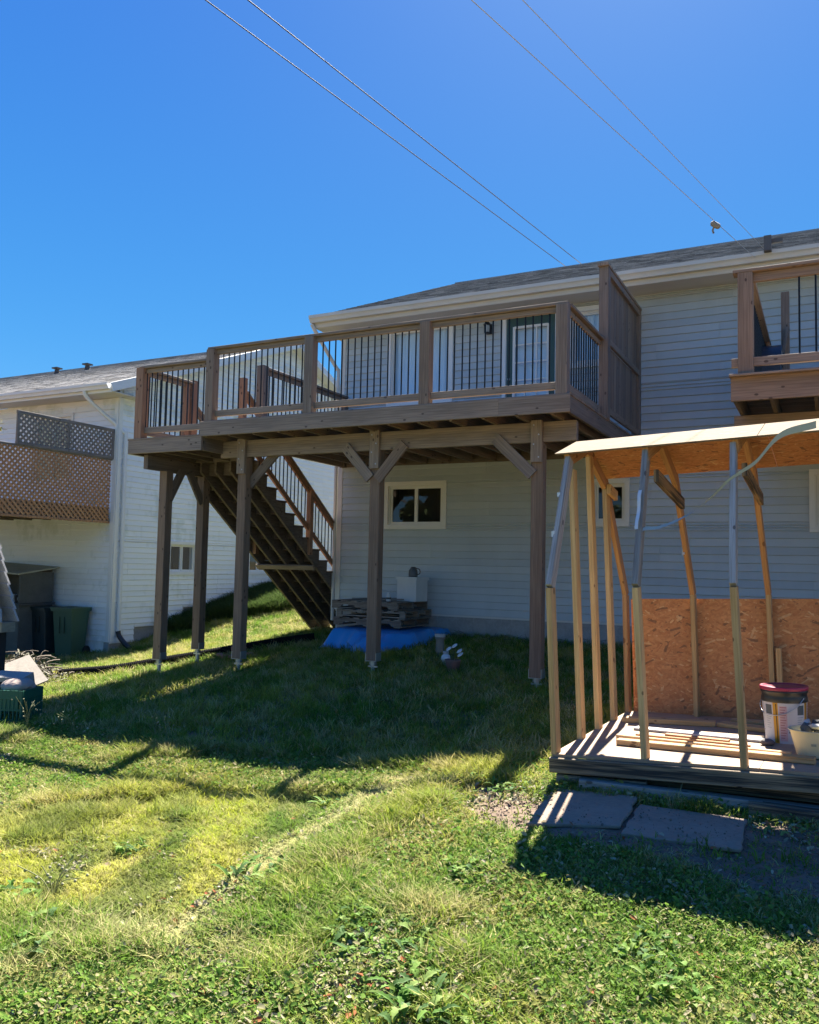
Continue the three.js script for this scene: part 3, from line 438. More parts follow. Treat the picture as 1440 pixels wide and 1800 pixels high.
// ------------------------------------------------------------------ the unfinished shed (leans: its floor rises to the right)
const SH = thing('shed', 'unfinished gambrel shed frame of bare studs with OSB panels', 'shed', [-1.59, .355, 7.0]);
SH.rotation.order = 'YXZ'; SH.rotation.y = -2.4 * Math.PI / 180; SH.rotation.z = 2.2 * Math.PI / 180;
SH.updateMatrixWorld(true);
const shedW = (x, y, z) => SH.localToWorld(V3(x, y, z));
{
  const zf = x => -.0 - .115 * Math.min(x, 1.6), XR = 2.42, zb = -1.9;
  // floor sheets
  const sheet = (x0, x1, m) => { const s = new THREE.Shape(); s.moveTo(x0, -zf(x0)); s.lineTo(x1, -zf(x1)); s.lineTo(x1, -zb); s.lineTo(x0, -zb); s.closePath(); const g = new THREE.ExtrudeGeometry(s, { depth: .018, bevelEnabled: false }); g.rotateX(-Math.PI / 2); g.translate(0, -.018, 0); const u = g.attributes.uv; for (let i = 0; i < u.count; i++) u.setXY(i, u.getX(i) / 1.3, u.getY(i) / 1.3); const mm = mesh('floor_sheet', g, m, SH); mm.scale.z = 1; return mm; };
  const ply = wood(woodTex([.37, .26, .165], [.24, .16, .10], 55, { knots: 3, contrast: .5 }), [1, 1, 1]);
  sheet(.0, 1.219, ply); sheet(1.222, XR, ply);
  bar('rim_board', [-.01, -.066, zf(0) + .016], [1.6, -.066, zf(1.6) + .016], .092, .038, dirtyWood, SH); bar('rim_board', [1.602, -.066, zf(1.6) + .016], [XR, -.066, zf(XR) + .016], .092, .038, dirtyWood, SH);
  bar('rim_board', [.018, -.066, zf(0) - .005], [.018, -.066, zb], .092, .036, dirtyWood, SH); bar('rim_board', [0, -.066, zb + .018], [XR, -.066, zb + .018], .092, .036, dirtyWood, SH);
  for (let x = .42; x < XR; x += .405) bar('floor_joist', [x, -.066, zf(x) - .004], [x, -.066, zb + .037], .09, .038, dirtyWood, SH);
  for (const z of [-.35, -1.0, -1.7]) bar('skid', [.02, -.16, z], [XR, -.16, z], .09, .09, dirtyWood, SH);
  // ribs: front stud, front slope, top slopes, back slope, back stud
  const ribs = [[.012, .0, 0], [.565, -.08, 1], [1.135, -.12, 2], [1.73, -.14, 1], [2.38, -.16, 0]];
  ribs.forEach(([x, z0, k], i) => {
    const kz = .02 + z0 * .3, pz = -.05 + .0 * i, m = i === 0 ? [pine[2], greyWood[2]] : [pine[k % 3], greyWood[i % 3]];
    bar('stud', [x, .0, z0 - .045], [x, 1.06, kz - .045], .038, .089, m[0], SH, [1, 0, 0]); if (i === 1 || i === 2) { }
    bar('slope_stud', [x - .004, 1.062, kz - .05], [x - .004 - .01 * i, 1.965, -.50], .038, .089, m[1], SH, [1, 0, 0]);
    bar('rafter', [x - .01, 1.955, -.47], [x - .01, 2.105, -.93], .089, .038, redPine, SH); bar('rafter', [x - .01, 2.105, -.93], [x - .01, 1.86, -1.42], .089, .038, redPine, SH);
    bar('slope_stud', [x - .01, 1.90, -1.40], [x, .975, -1.90], .038, .089, redPine, SH, [1, 0, 0]); bar('stud', [x, .97, -1.895], [x, 0, -1.855], .038, .089, i ? pine[2] : redPine, SH, [1, 0, 0]);
    if (i > 0 && i < 4) bar('collar_tie', [x + .02, 1.82, -.62], [x + .02, 1.69, -1.50], .089, .034, wood(tDirty, [1.2, 1.1, 1]), SH); else bar('collar_tie', [x + .034, 1.83, -1.36], [x + .034, 1.79, -1.56], .08, .034, pine[1], SH);
  });
  for (const [z, y] of [[-.58, 1.90], [-1.0, 2.05], [-1.42, 1.89]]) { bar('stud', [.012, 0, z], [.004, y, z], .038, .089, pick([pine[0], pine[1]]), SH, [1, 0, 0], .004); bar('stud', [2.38, 0, z], [2.38, y, z], .038, .089, pine[0], SH, [1, 0, 0]); }
  bar('stud', [1.19, 0, -1.85], [1.19, .56, -1.87], .038, .07, pine[1], SH, [1, 0, 0]);
  // sheets
  const osbSheet = (name, w, h, t, m) => mesh(name, boxUV(boxG(w, h, t), 1.25), m, SH);
  { const a = osbSheet('wall_panel', 1.45, .965, .011, osb); a.position.set(.765, .455, -1.952); a.rotation.x = -.03; const b = osbSheet('wall_panel', .93, .95, .011, osb); b.position.set(1.957, .452, -1.954); b.rotation.x = -.03; }
  const roofPanel = (x0, x1, a, b, m) => { const len = Math.hypot(b[0] - a[0], b[1] - a[1]); const p = osbSheet('roof_panel', x1 - x0, len, .012, m); p.position.set((x0 + x1) / 2, (a[1] + b[1]) / 2, (a[0] + b[0]) / 2); p.rotation.x = -Math.PI / 2 - Math.atan2(b[1] - a[1], b[0] - a[0]) + Math.PI; return p; };
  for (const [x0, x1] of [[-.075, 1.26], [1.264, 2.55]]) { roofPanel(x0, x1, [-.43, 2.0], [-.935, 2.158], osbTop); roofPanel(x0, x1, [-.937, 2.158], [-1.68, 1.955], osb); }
  // torn blue-grey tarpaulin scraps stapled to the studs
  for (const [x, y, z, h] of [[.548, 1.56, -.235, .3], [-.012, 1.42, -.165, .04], [-.014, 1.7, -.31, .03], [.545, 1.32, -1.655, .045]]) { const g = new THREE.PlaneGeometry(.022, h, 2, 6), p = g.attributes.position; for (let i = 0; i < p.count; i++) p.setZ(i, .012 * Math.sin(p.getY(i) * 30 + x * 9)); g.computeVertexNormals(); const m = mesh('torn_scrap', g, M([.55, .58, .6], { side: THREE.DoubleSide }), SH); m.position.set(x, y, z); m.rotation.x = -.48; }
}
// strap, bucket, tub, offcuts: things of their own in the shed's frame
const inShed = (o, x, y, z, ry = 0) => { o.position.copy(shedW(x, y, z)); o.quaternion.copy(SH.quaternion).multiply(new THREE.Quaternion().setFromEuler(new THREE.Euler(0, ry, 0))); return o; };
{
  const P = [[1.60, 2.04, -.42], [1.40, 1.99, -.40], [1.25, 1.83, -.38], [1.16, 1.765, -.33], [1.09, 1.715, -.31], [1.0, 1.63, -.32], [.88, 1.54, -.32], [.77, 1.48, -.3], [.66, 1.44, -.27], [.58, 1.43, -.22], [.555, 1.40, -.20], [.565, 1.30, -.18], [.58, 1.2, -.17]].map(p => shedW(...p));
  const c = new THREE.CatmullRomCurve3(P), pos = [], uv = [], N = 90; const pt = (t, s) => { const p = c.getPoint(t), tw = t * 9, w = .013 + .010 * sst(.28, .0, t) ; return p.add(V3(.2 * Math.sin(tw), Math.cos(tw * .5) * .9 + .3, .4).normalize().multiplyScalar(s * w)); };
  for (let i = 0; i < N; i++) { const a = i / N, b = (i + 1) / N, q = [pt(a, -1), pt(b, -1), pt(b, 1), pt(a, 1)]; for (const j of [0, 1, 2, 0, 2, 3]) { pos.push(q[j].x, q[j].y, q[j].z); uv.push(0, 0); } }
  tag(mesh('strap', tri(pos, uv), M([.30, .36, .34], { side: THREE.DoubleSide, roughness: .6 })), 'grey-green webbing strap hanging between the front shed studs', 'strap');
  // bucket
  const B = inShed(thing('bucket', 'black and white plastic bucket with red lid on the shed floor', 'bucket'), 1.285, 0, -1.09, -.5), lab = (() => { const c = document.createElement('canvas'); c.width = 1024; c.height = 256; const x = c.getContext('2d'); x.fillStyle = '#d8d8dc'; x.fillRect(0, 0, 1024, 256); for (let k = 0; k < 4; k++) { const o = k * 256; x.fillStyle = '#e0a21a'; x.fillRect(o + 4, 0, 40, 256); x.fillStyle = '#3a2a08'; x.fillRect(o + 26, 8, 8, 240); x.fillStyle = '#dcb8bc'; x.fillRect(o + 52, 20, 58, 220); x.fillStyle = '#b0777e'; for (let i = 0; i < 13; i++) x.fillRect(o + 58, 26 + i * 16, 46 - (i * 7 % 17), 5); x.fillStyle = '#4d5c66'; x.fillRect(o + 190, 16, 60, 60); x.fillStyle = '#9aa6ad'; for (let i = 0; i < 6; i++) x.fillRect(o + 190, 90 + i * 14, 54 - (i * 11 % 23), 4); x.fillStyle = '#2e3336'; x.fillRect(o + 120, 180, 22, 8); } const t = new THREE.CanvasTexture(c); t.colorSpace = THREE.SRGBColorSpace; return t; })();
  mesh('pail', merge([(() => { const g = cyl(.142, .130, .27, 28); g.translate(0, .135, 0); return g; })()]), M([.62, .62, .62], { map: lab, roughness: .42 }), B);
  const col = mesh('collar', new THREE.LatheGeometry([[.1425, .268], [.147, .27], [.147, .30], [.1425, .304], [.1435, .33], [.151, .332], [.151, .345], [.145, .349], [.145, .352]].map(p => new THREE.Vector2(...p)), 28), M([.018, .02, .022], { roughness: .35 }), B);
  mesh('lid', new THREE.LatheGeometry([[.0, .366], [.125, .366], [.13, .373], [.150, .373], [.1545, .368], [.1545, .350], [.150, .347], [.143, .349]].map(p => new THREE.Vector2(...p)), 28), M([.30, .02, .06], { roughness: .35 }), B);
  mesh('handle', tube([[.15, .30, .01], [.13, .235, .085], [.05, .19, .145], [-.05, .19, .145], [-.13, .235, .085], [-.15, .30, .01]], .003, 24, 6), galv, B);
  // tub
  const T = inShed(thing('tub', 'cream oval plastic tub full of rubble beside the bucket', 'tub'), 1.53, 0, -.62, .0);
  { const pr = [[.0, .004], [.12, .004], [.128, .012], [.158, .17], [.166, .172], [.166, .178], [.152, .178], [.122, .016], [0, .012]].map(p => new THREE.Vector2(...p)), g = new THREE.LatheGeometry(pr, 30); g.scale(1.15, .95, .85); mesh('tub_shell', g, M([.62, .56, .34], { roughness: .5, side: THREE.DoubleSide }), T);
    mesh('print_mark', boxG(.028, .014, .0015, -.04, .09, .127), M([.3, .3, .2]), T);
    for (let i = 0; i < 14; i++) { const q = new THREE.IcosahedronGeometry(rr(.025, .05), 0), a = R() * 6.28, d = R() * .10; q.scale(1, rr(.4, .8), 1); const m = mesh('rubble', q, M(pick([[.06, .06, .065], [.10, .095, .09], [.03, .032, .035], [.45, .44, .42]]), { flatShading: true }), T); m.position.set(Math.cos(a) * d * 1.1, .165 + R() * .035, Math.sin(a) * d * .8); m.rotation.set(R() * 3, R() * 3, R()); } }
  const rk = mesh('stone', new THREE.DodecahedronGeometry(.04, 1), M([.10, .09, .08], { flatShading: true })); tag(rk, 'small dark stone on the shed floor in front of the bucket', 'stone'); inShed(rk, 1.19, .02, -.86); rk.scale.set(1.2, .6, .8);
  const lum = [['front-most bare two-by-four lying along the shed floor', .30, -.47, 1.50, -.40, .038, .075, pine[2], 0], ['thinner batten lying just behind the front two-by-four on shed floor', .25, -.63, 1.36, -.51, .036, .036, pine[0], 0], ['pale sunlit board lying flat across the shed floor', .27, -1.075, 1.2, -.965, .018, .10, M([.42, .41, .40], { map: tConc, roughness: .6 }), 0], ['reddish thin strip crossing the lumber on the shed floor', .34, -.80, 1.1, -.72, .02, .03, redPine, 0], ['short warped strip near the white board on shed floor', .52, -.92, .95, -.86, .015, .05, redPine, 0], ['shaded two-by-four at the foot of the back shed wall', .10, -1.36, .77, -1.45, .038, .089, pine[2], 0], ['shaded plank at the back right of the shed floor', .80, -1.48, 1.2, -1.36, .03, .12, pine[2], 0], ['long shaded plank under the bucket at back of shed floor', .86, -1.62, 2.1, -1.55, .035, .09, pine[2], 0]];
  lum.forEach(([lb, x0, z0, x1, z1, h, w, m]) => { const a = shedW(x0, h / 2 + .001, z0), b = shedW(x1, h / 2 + .001, z1); tag(bar('lumber_piece', a.toArray(), b.toArray(), h, w, m), lb, 'lumber', 'loose lumber on the shed floor'); });
  // timbers and pavers in front of the shed
  const tim = (lb, x0, z0, x1, z1, h, w, y, m) => tag(bar('timber', [x0, gy(x0, z0) + y, z0], [x1, gy(x1, z1) + y, z1], h, w, m), lb, 'timber', 'old timbers below the shed front');
  tim('short weathered timber under the left front corner of the shed', -1.57, 6.93, -1.02, 6.86, .07, .12, .045, greyWood[1]);
  tim('long weathered timber lying below the shed front', -1.40, 7.02, .4, 6.83, .07, .09, .03, greyWood[1]); tim('rotted timber in front, right of the pavers below shed', -.42, 6.98, .6, 6.93, .08, .10, .03, wood(tDirty, [.9, .9, .9]));
  for (const [lb, P] of [['pale left-hand paving board in front of the shed, striped with sun', [[-1.545, 7.10], [-1.03, 7.10], [-1.02, 7.60], [-1.50, 7.74]]], ['right-hand paving board in front of the shed, lying in shade', [[-1.0, 7.16], [-.42, 7.13], [-.41, 7.64], [-.985, 7.70]]]]) {
    const c = P.reduce((s, p) => [s[0] + p[0] / 4, s[1] + p[1] / 4], [0, 0]), s = new THREE.Shape(); P.forEach((p, i) => { const n = P[(i + 1) % 4]; for (let k = 0; k < 10; k++) { const t = k / 10, w = k ? .018 : .012, X = mix(p[0], n[0], t) - c[0] + w * (R() - .5), Z = mix(p[1], n[1], t) - c[1] + w * (R() - .5); s[i + k ? 'lineTo' : 'moveTo'](X, -Z); } }); s.closePath();
    const g = new THREE.ExtrudeGeometry(s, { depth: .012, bevelEnabled: true, bevelSize: .004, bevelThickness: .004, bevelSegments: 1 }); g.rotateX(-Math.PI / 2); const m = mesh('paving_board', boxUV(g, 1.1), M([.27, .205, .155], { map: tConc, bumpMap: tConc, bumpScale: .008, roughness: .95 })); m.position.set(c[0], gy(...c) + .004, c[1]); m.rotation.x = (gy(c[0], c[1] + .3) - gy(c[0], c[1] - .3)) / -.6; m.rotation.z = (gy(c[0] + .3, c[1]) - gy(c[0] - .3, c[1])) / .6; tag(m, lb, 'paving board');
  }
}
// ------------------------------------------------------------------ left: lattice deck, cabinet, bins
{
  const X = -13.12, D = thing('deck', 'neighbour\'s raised deck screened with brown lattice panels at left', 'deck');
  const lat = woodTex([.50, .265, .125], [.32, .165, .08], 88, { knots: 2 }), lm = [wood(lat), wood(lat, [.85, .84, .82])], um = [wood(tGrey, [.75, .68, .64]), wood(tGrey, [.62, .58, .56])];
  const panel = (z0, z1, y0, y1, x, mats, name, step) => {
    const g = grp(name, D), W = z1 - z0, Hh = y1 - y0;
    for (const s of [1, -1]) for (let c = -Hh; c < W; c += step) { // line t = c + s' * y, clipped to the panel
      let a = s > 0 ? [Math.max(0, c), Math.max(0, -c)] : [Math.max(0, c), Math.min(Hh, c + Hh)], b = s > 0 ? [Math.min(W, c + Hh), Math.min(Hh, W - c)] : [Math.min(W, c + Hh), Math.max(0, c + Hh - W)];
      if (Math.hypot(a[0] - b[0], a[1] - b[1]) < .05) continue; const xx = x + s * .005;
      bar('lattice_strip', [xx, y0 + a[1], z0 + a[0]], [xx, y0 + b[1], z0 + b[0]], .042, .008, mats[s > 0 ? 0 : 1], g, null, .001);
    } return g;
  };
  panel(.05, 4.6, 2.30, 3.56, X, lm, 'lower_lattice', .112);
  const u = panel(.06, 2.24, 3.62, 4.15, X + .03, um, 'upper_lattice', .115);
  for (const y of [3.6, 4.17]) bar('frame_rail', [X + .03, y, .0], [X + .03, y, 2.3], .06, .04, um[1], u); for (const z of [.04, 1.15, 2.27]) bar('frame_post', [X + .03, 3.58, z], [X + .03, 4.19, z], .05, .045, um[1], u);
  bar('rim_board', [X - .04, 2.42, .04], [X - .04, 2.42, 4.7], .24, .04, darkBrown, D); bar('frame_rail', [X + .002, 2.28, .03], [X + .002, 2.28, 4.6], .05, .03, lm[1], D); bar('frame_rail', [X - .0, 3.565, .03], [X - .0, 3.565, 4.6], .04, .05, um[1], D);
  for (let z = .05; z < 4.65; z += .145) bar('deck_board', [X - .02, 2.55, z + .07], [-19, 2.55, z + .07], .03, .138, darkBrown, D);
  for (let x = X - .5; x > -19; x -= .6) bar('joist', [x, 2.43, .05], [x, 2.43, 4.7], .2, .04, darkBrown, D);
  for (const x of [-13.2, -16, -18.8]) bar('post', [x, -.6, 4.6], [x, 3.6, 4.6], .1, .1, darkBrown, D);
  bar('rim_board', [X, 2.42, 4.72], [-19, 2.42, 4.72], .24, .04, darkBrown, D);
  { const g = grp('front_lattice', D), W = 5.8, Hh = 1.2; for (const s of [1, -1]) for (let c = -Hh; c < W; c += .14) { const a = [Math.max(0, c), s > 0 ? Math.max(0, -c) : Math.min(Hh, c + Hh)], b = [Math.min(W, c + Hh), s > 0 ? Math.min(Hh, W - c) : Math.max(0, c + Hh - W)]; if (Math.hypot(a[0] - b[0], a[1] - b[1]) < .05) continue; bar('lattice_strip', [X - a[0], 2.32 + a[1], 4.76 + s * .005], [X - b[0], 2.32 + b[1], 4.76 + s * .005], .05, .008, lm[0], g, null, .001); } }
  // fern on the rail
  const leafM = M([.20, .19, .04], { side: THREE.DoubleSide, roughness: .8 }), F = thing('potted_plant', 'yellow-green potted plant on the lattice deck at the left edge', 'plant', [-13.2, 3.6, 2.75]);
  { const l = [], q = rngOf(5); for (let i = 0; i < 260; i++) { const g = new THREE.PlaneGeometry(.03, .09), t = q() * 6.28, p = q() * 1.2; g.rotateX(q() * 3); g.rotateY(t); g.translate(.22 * Math.cos(t) * Math.sin(p) * q() * 1.4, .16 + .26 * Math.cos(p) * q() * 1.2, .22 * Math.sin(t) * Math.sin(p) * q() * 1.4); l.push(g); } const m = mesh('foliage', merge(l), leafM, F); m.userData.kind = 'stuff'; const p = cyl(.11, .08, .16, 14); p.translate(0, .08, 0); mesh('pot', p, M([.25, .11, .06]), F); }
  // cabinet under the deck
  const cm = M([.12, .12, .11], { map: tConc, roughness: .9 }), C = thing('storage_cabinet', 'weathered open-fronted cabinet with slanted pale lid under the lattice deck', 'cabinet', [-15.35, -.46, .55]);
  const cp = (n, w, h, d, x, y, z, m = cm) => mesh(n, boxUV(boxG(w, h, d, x, y, z), 1), m, C);
  cp('lower_cabinet', 1.66, 1.0, .8, 0, .5, 0); cp('counter', 1.74, .05, .86, 0, 1.03, 0, M([.07, .07, .065])); cp('side_panel', .04, .62, .8, .81, 1.37, 0); cp('side_panel', .04, .74, .8, -.81, 1.42, 0); cp('back_panel', 1.6, .7, .03, 0, 1.4, -.38);
  { const l = mesh('lid', boxUV(boxG(1.8, .03, 1.0), 1), M([.46, .45, .36], { map: tConc, roughness: .85 }), C); l.position.set(.0, 1.75, 0.02); l.rotation.set(.14, 0, -.04); }
  [['flower_pot', 'small dark flower pot inside the open cabinet', -.35, .12, .2, [.03, .03, .03]], ['flower_pot', 'second dark pot toward the right in the open cabinet', .42, .10, .14, [.04, .035, .03]]].forEach(([n, lb, x, r, h, c]) => { const g = cyl(r, r * .75, h, 12); g.translate(0, h / 2, 0); const m = tag(mesh(n, g, M(c)), lb, 'flower pot'); m.position.set(-15.35 + x, .6, .65); });
  tag(mesh('carton', boxG(.1, .16, .08), M([.55, .56, .56])), 'small white carton standing on the cabinet counter', 'carton').position.set(-15.0, .681, .72); { const g = new THREE.CapsuleGeometry(.07, .2, 4, 10); g.rotateZ(Math.PI / 2); tag(mesh('plastic_bag', g, M([.22, .23, .24])), 'crumpled grey bag beside the carton on the cabinet counter', 'bag').position.set(-14.7, .67, .7); }
  const bin = (lb, x, z, c, ry) => {
    const B = thing('wheelie_bin', lb, 'bin', [x, gy(x, z) - .01, z], ry, 'wheelie bins beside the white house'); B.scale.set(.86, .98, .86); const m = M(c, { roughness: .5 }), s = new THREE.Shape(); s.moveTo(-.22, 0); s.lineTo(.22, 0); s.lineTo(.27, .94); s.lineTo(-.27, .94); s.closePath();
    const g = new THREE.ExtrudeGeometry(s, { depth: .52, bevelEnabled: true, bevelSize: .02, bevelThickness: .02, bevelSegments: 2 }); g.translate(0, .02, -.26); const p = g.attributes.position; for (let i = 0; i < p.count; i++) p.setZ(i, p.getZ(i) * (.72 + .32 * p.getY(i))); g.computeVertexNormals(); mesh('bin_body', g, m, B);
    mesh('rim', frameG(.62, .64, .05, .05).rotateX(Math.PI / 2).translate(0, .96, 0), m, B); for (const xx of [-.07, .07]) mesh('rib', boxG(.016, .34, .016, xx, .66, .275), M(c.map(v => v * .4)), B);
    const lg = new THREE.SphereGeometry(.44, 16, 6, 0, 6.29, 0, .78); lg.scale(1, .34, 1.02); lg.translate(0, .885, 0); mesh('lid', merge([boxG(.64, .03, .66, 0, .995, .01), lg]), m, B); { const h = cyl(.016, .016, .5, 8); h.rotateZ(Math.PI / 2); h.translate(0, .96, -.38); mesh('handle', h, m, B); }
    for (const xx of [-.26, .26]) { const w = cyl(.11, .11, .05, 16); w.rotateZ(Math.PI / 2); w.translate(xx, .11, -.25); mesh('wheel', w, M([.015, .015, .015]), B); }
  };
  bin('dark green wheelie bin with its front ribs, right of the other bin', -13.66, .40, [.030, .085, .05], .1); bin('blue-black wheelie bin standing left of the green bin', -14.30, .42, [.018, .03, .032], -.1);
}

// ------------------------------------------------------------------ foreground left: roofed shelter, crate, slab, block, brush
{
  const S = thing('garden_shelter', 'small steep shingled roof on dark posts at the left edge of the lawn', 'shelter', [-8.87, 0, 5.9]);
  const rs = M([.40, .385, .36], { map: tShing, bumpMap: tShing, bumpScale: .003, roughness: .95 }), y0 = .80, hw = .60, ex = .138;
  for (let k = 0; k < 10; k++) for (const a of [0, 1]) { const y = y0 + k * ex, w = hw - .38 * k * ex, wt = w - .38 * ex * 1.1, zz = .10 - .006 * k, s = new THREE.Shape(); s.moveTo(-w, 0); s.lineTo(w, 0); s.lineTo(wt, ex * 1.1); s.lineTo(-wt, ex * 1.1); s.closePath(); const g = new THREE.ExtrudeGeometry(s, { depth: .024, bevelEnabled: false }), u = g.attributes.uv; for (let i = 0; i < u.count; i++) u.setXY(i, u.getX(i) / .5 + k * .37, u.getY(i) / .5 + a * .3); g.rotateX(-.2); g.translate(0, y, zz); g.rotateY(a * Math.PI); mesh('shingle_course', g, rs, S); }
  mesh('fascia', boxG(hw * 2 - .04, .11, .18, 0, y0 - .06, 0), M([.20, .20, .16], { map: tConc }), S);
  const dk = M([.012, .014, .018], { roughness: .6 }); for (const x of [-.37, .37]) bar('post', [x + .07, -.4, 0], [x + .07, y0 - .12, 0], .1, .1, dk, S);
  // plywood slab leaning on the brush
  const sl = mesh('plywood_slab', boxUV(boxG(.55, .02, .4), 1), M([.42, .37, .31], { map: tConc, bumpMap: tConc, bumpScale: .003 })); sl.position.set(-8.85, .10, 5.25); sl.rotation.set(.35, -.35, -.42); tag(sl, 'pale tilted plywood slab behind the green crate at left', 'plywood slab');
  const bl = thing('concrete_block', 'grey hollow concrete block on top of the pile behind the crate', 'concrete block', [-7.95, .19, 6.0], .25); { const s = new THREE.Shape(); s.moveTo(-.2, -.095); s.lineTo(.2, -.095); s.lineTo(.2, .095); s.lineTo(-.2, .095); s.closePath(); for (const x of [-.1, .08]) { const h = new THREE.Path(); h.moveTo(x - .055, -.05); h.lineTo(x + .055, -.05); h.lineTo(x + .055, .05); h.lineTo(x - .055, .05); h.closePath(); s.holes.push(h); } const g = new THREE.ExtrudeGeometry(s, { depth: .19, bevelEnabled: true, bevelSize: .004, bevelThickness: .004, bevelSegments: 1 }); g.rotateX(.25); mesh('block', g, M([.30, .295, .28], { map: tConc, bumpMap: tConc, bumpScale: .004 }), bl); }
  const cr = thing('milk_crate', 'green plastic crate at the left edge of the lawn', 'crate', [-7.72, gy(-7.72, 6.2) - .01, 6.2], .35), cg = M([.008, .10, .062], { roughness: .5 }), W = .36, Hc = .36;
  mesh('crate_base', boxG(W, .02, W, 0, .01, 0), cg, cr); for (const a of [0, 1, 2, 3]) { const l = [boxG(W, .05, .014, 0, .035, W / 2), boxG(W, .09, .014, 0, Hc - .045, W / 2), boxG(W, .02, .012, 0, .16, W / 2)]; for (let i = 0; i <= 8; i++) l.push(boxG(i % 8 ? .012 : .03, Hc, .016, -W / 2 + W * i / 8, Hc / 2, W / 2)); l.push(boxG(W * .8, .1, .006, 0, .22, W / 2 - .003)); const g = merge(l); g.rotateY(a * Math.PI / 2); mesh('crate_side', g, cg, cr); }
  mesh('rag_bundle', (() => { const g = new THREE.IcosahedronGeometry(.17, 3), p = g.attributes.position; for (let i = 0; i < p.count; i++) { const k = 1 + .25 * (fbm(p.getX(i) * 14, p.getZ(i) * 14 + p.getY(i) * 9, 17, 3) - .5); p.setXYZ(i, p.getX(i) * k, p.getY(i) * k * .5, p.getZ(i) * k); } g.computeVertexNormals(); return g; })(), M([.34, .27, .23], { roughness: 1 })).position.set(-7.76, .16, 6.15); tag(scene.children[scene.children.length - 1], 'dusty pinkish rag bundle heaped on the green crate', 'rag bundle');
  // brush pile
  const BP = thing('brush_pile', 'pile of cut dry branches behind the slab at left', 'brush pile', [-10.35, -.29, 4.1]), q = rngOf(12), l = [], lf = [];
  for (let i = 0; i < 150; i++) { const a = q() * 6.28, r = q() * .85, x = Math.cos(a) * r * 1.1, z = Math.sin(a) * r * .7, y = .05 + (.55 - r * .5) * q(), b = q() * 6.28, L = .25 + .5 * q(), e = (q() - .35) * .5; l.push(tube([[x, y, z], [x + Math.cos(b) * L * .5, y + e * .5 + .03, z + Math.sin(b) * L * .5], [x + Math.cos(b) * L, y + e * L, z + Math.sin(b) * L]], .004 + .007 * q(), 4, 4)); }
  for (let i = 0; i < 900; i++) { const g = new THREE.PlaneGeometry(.02 + .03 * q(), .05 + .06 * q()), a = q() * 6.28, r = q() * .95; g.rotateX(q() * 3); g.rotateY(q() * 6); g.translate(Math.cos(a) * r * 1.1, .04 + (.62 - r * .5) * q(), Math.sin(a) * r * .75); lf.push(g); }
  BP.scale.set(.8, .75, .8); mesh('twigs', merge(l), M([.13, .10, .075]), BP).userData.kind = 'stuff'; mesh('dry_leaves', merge(lf), M([.15, .14, .09], { side: THREE.DoubleSide }), BP).userData.kind = 'stuff';
  const st = new THREE.IcosahedronGeometry(.2, 3); { const p = st.attributes.position; for (let i = 0; i < p.count; i++) { const k = 1 + .3 * (fbm(p.getX(i) * 5 + 4, p.getZ(i) * 5 + p.getY(i) * 4, 19, 3) - .5); p.setXYZ(i, p.getX(i) * k * 1.5, p.getY(i) * k * .35, p.getZ(i) * k); } st.computeVertexNormals(); } tag(mesh('rock', st, M([.24, .20, .165], { map: tConc })), 'pale flat rock in the grass at the left edge', 'rock').position.set(-6.38, gy(-6.38, 7.3) - .03, 7.3);
  // black corrugated drain pipe
  const pts = [[-10.32, 3.47], [-9.61, 3.07], [-9.28, 2.53], [-8.95, 1.98], [-8.5, 1.6], [-7.9, 1.2], [-7.45, .9]].map(([x, z]) => V3(x, gy(x, z) + .075, z)), c = new THREE.CatmullRomCurve3(pts), tg = new THREE.TubeGeometry(c, 420, .075, 10), tp = tg.attributes.position;
  for (let i = 0; i <= 420; i++) { const o = c.getPointAt(i / 420), k = i % 3 ? 1 : .84; for (let j = 0; j <= 10; j++) { const n = i * 11 + j; tp.setXYZ(n, o.x + (tp.getX(n) - o.x) * k, o.y + (tp.getY(n) - o.y) * k, o.z + (tp.getZ(n) - o.z) * k); } } tg.computeVertexNormals();
  tag(mesh('drain_pipe', tg, new THREE.MeshPhysicalMaterial({ color: 0x141516, roughness: .9, specularIntensity: .15, side: THREE.DoubleSide })), 'black corrugated drain pipe lying across the lawn behind the posts', 'drain pipe');
  // broken bricks by the middle post
  const bk = [['left-most broken brick beside the third deck post', -8.42, 2.0, .3], ['broken brick piece lying flat among rubble by the deck post', -8.18, 2.05, 1.1], ['tilted brick on top of the rubble near the drain pipe', -8.28, 1.86, .7], ['right-most small brick piece beside the tall deck post', -7.95, 2.02, 2.0]];
  bk.forEach(([lb, x, z, a], i) => { const m = tag(bar('broken_brick', [x - .11 * Math.cos(a), gy(x, z) + .05 + (i === 2 ? .06 : 0), z - .11 * Math.sin(a)], [x + .09 * Math.cos(a), gy(x, z) + .03 + (i === 2 ? .1 : 0), z + .09 * Math.sin(a)], .06, .11, M([.34, .17, .12], { map: tConc }), scene, null, .008), lb, 'brick', 'broken bricks by the deck posts'); });
}

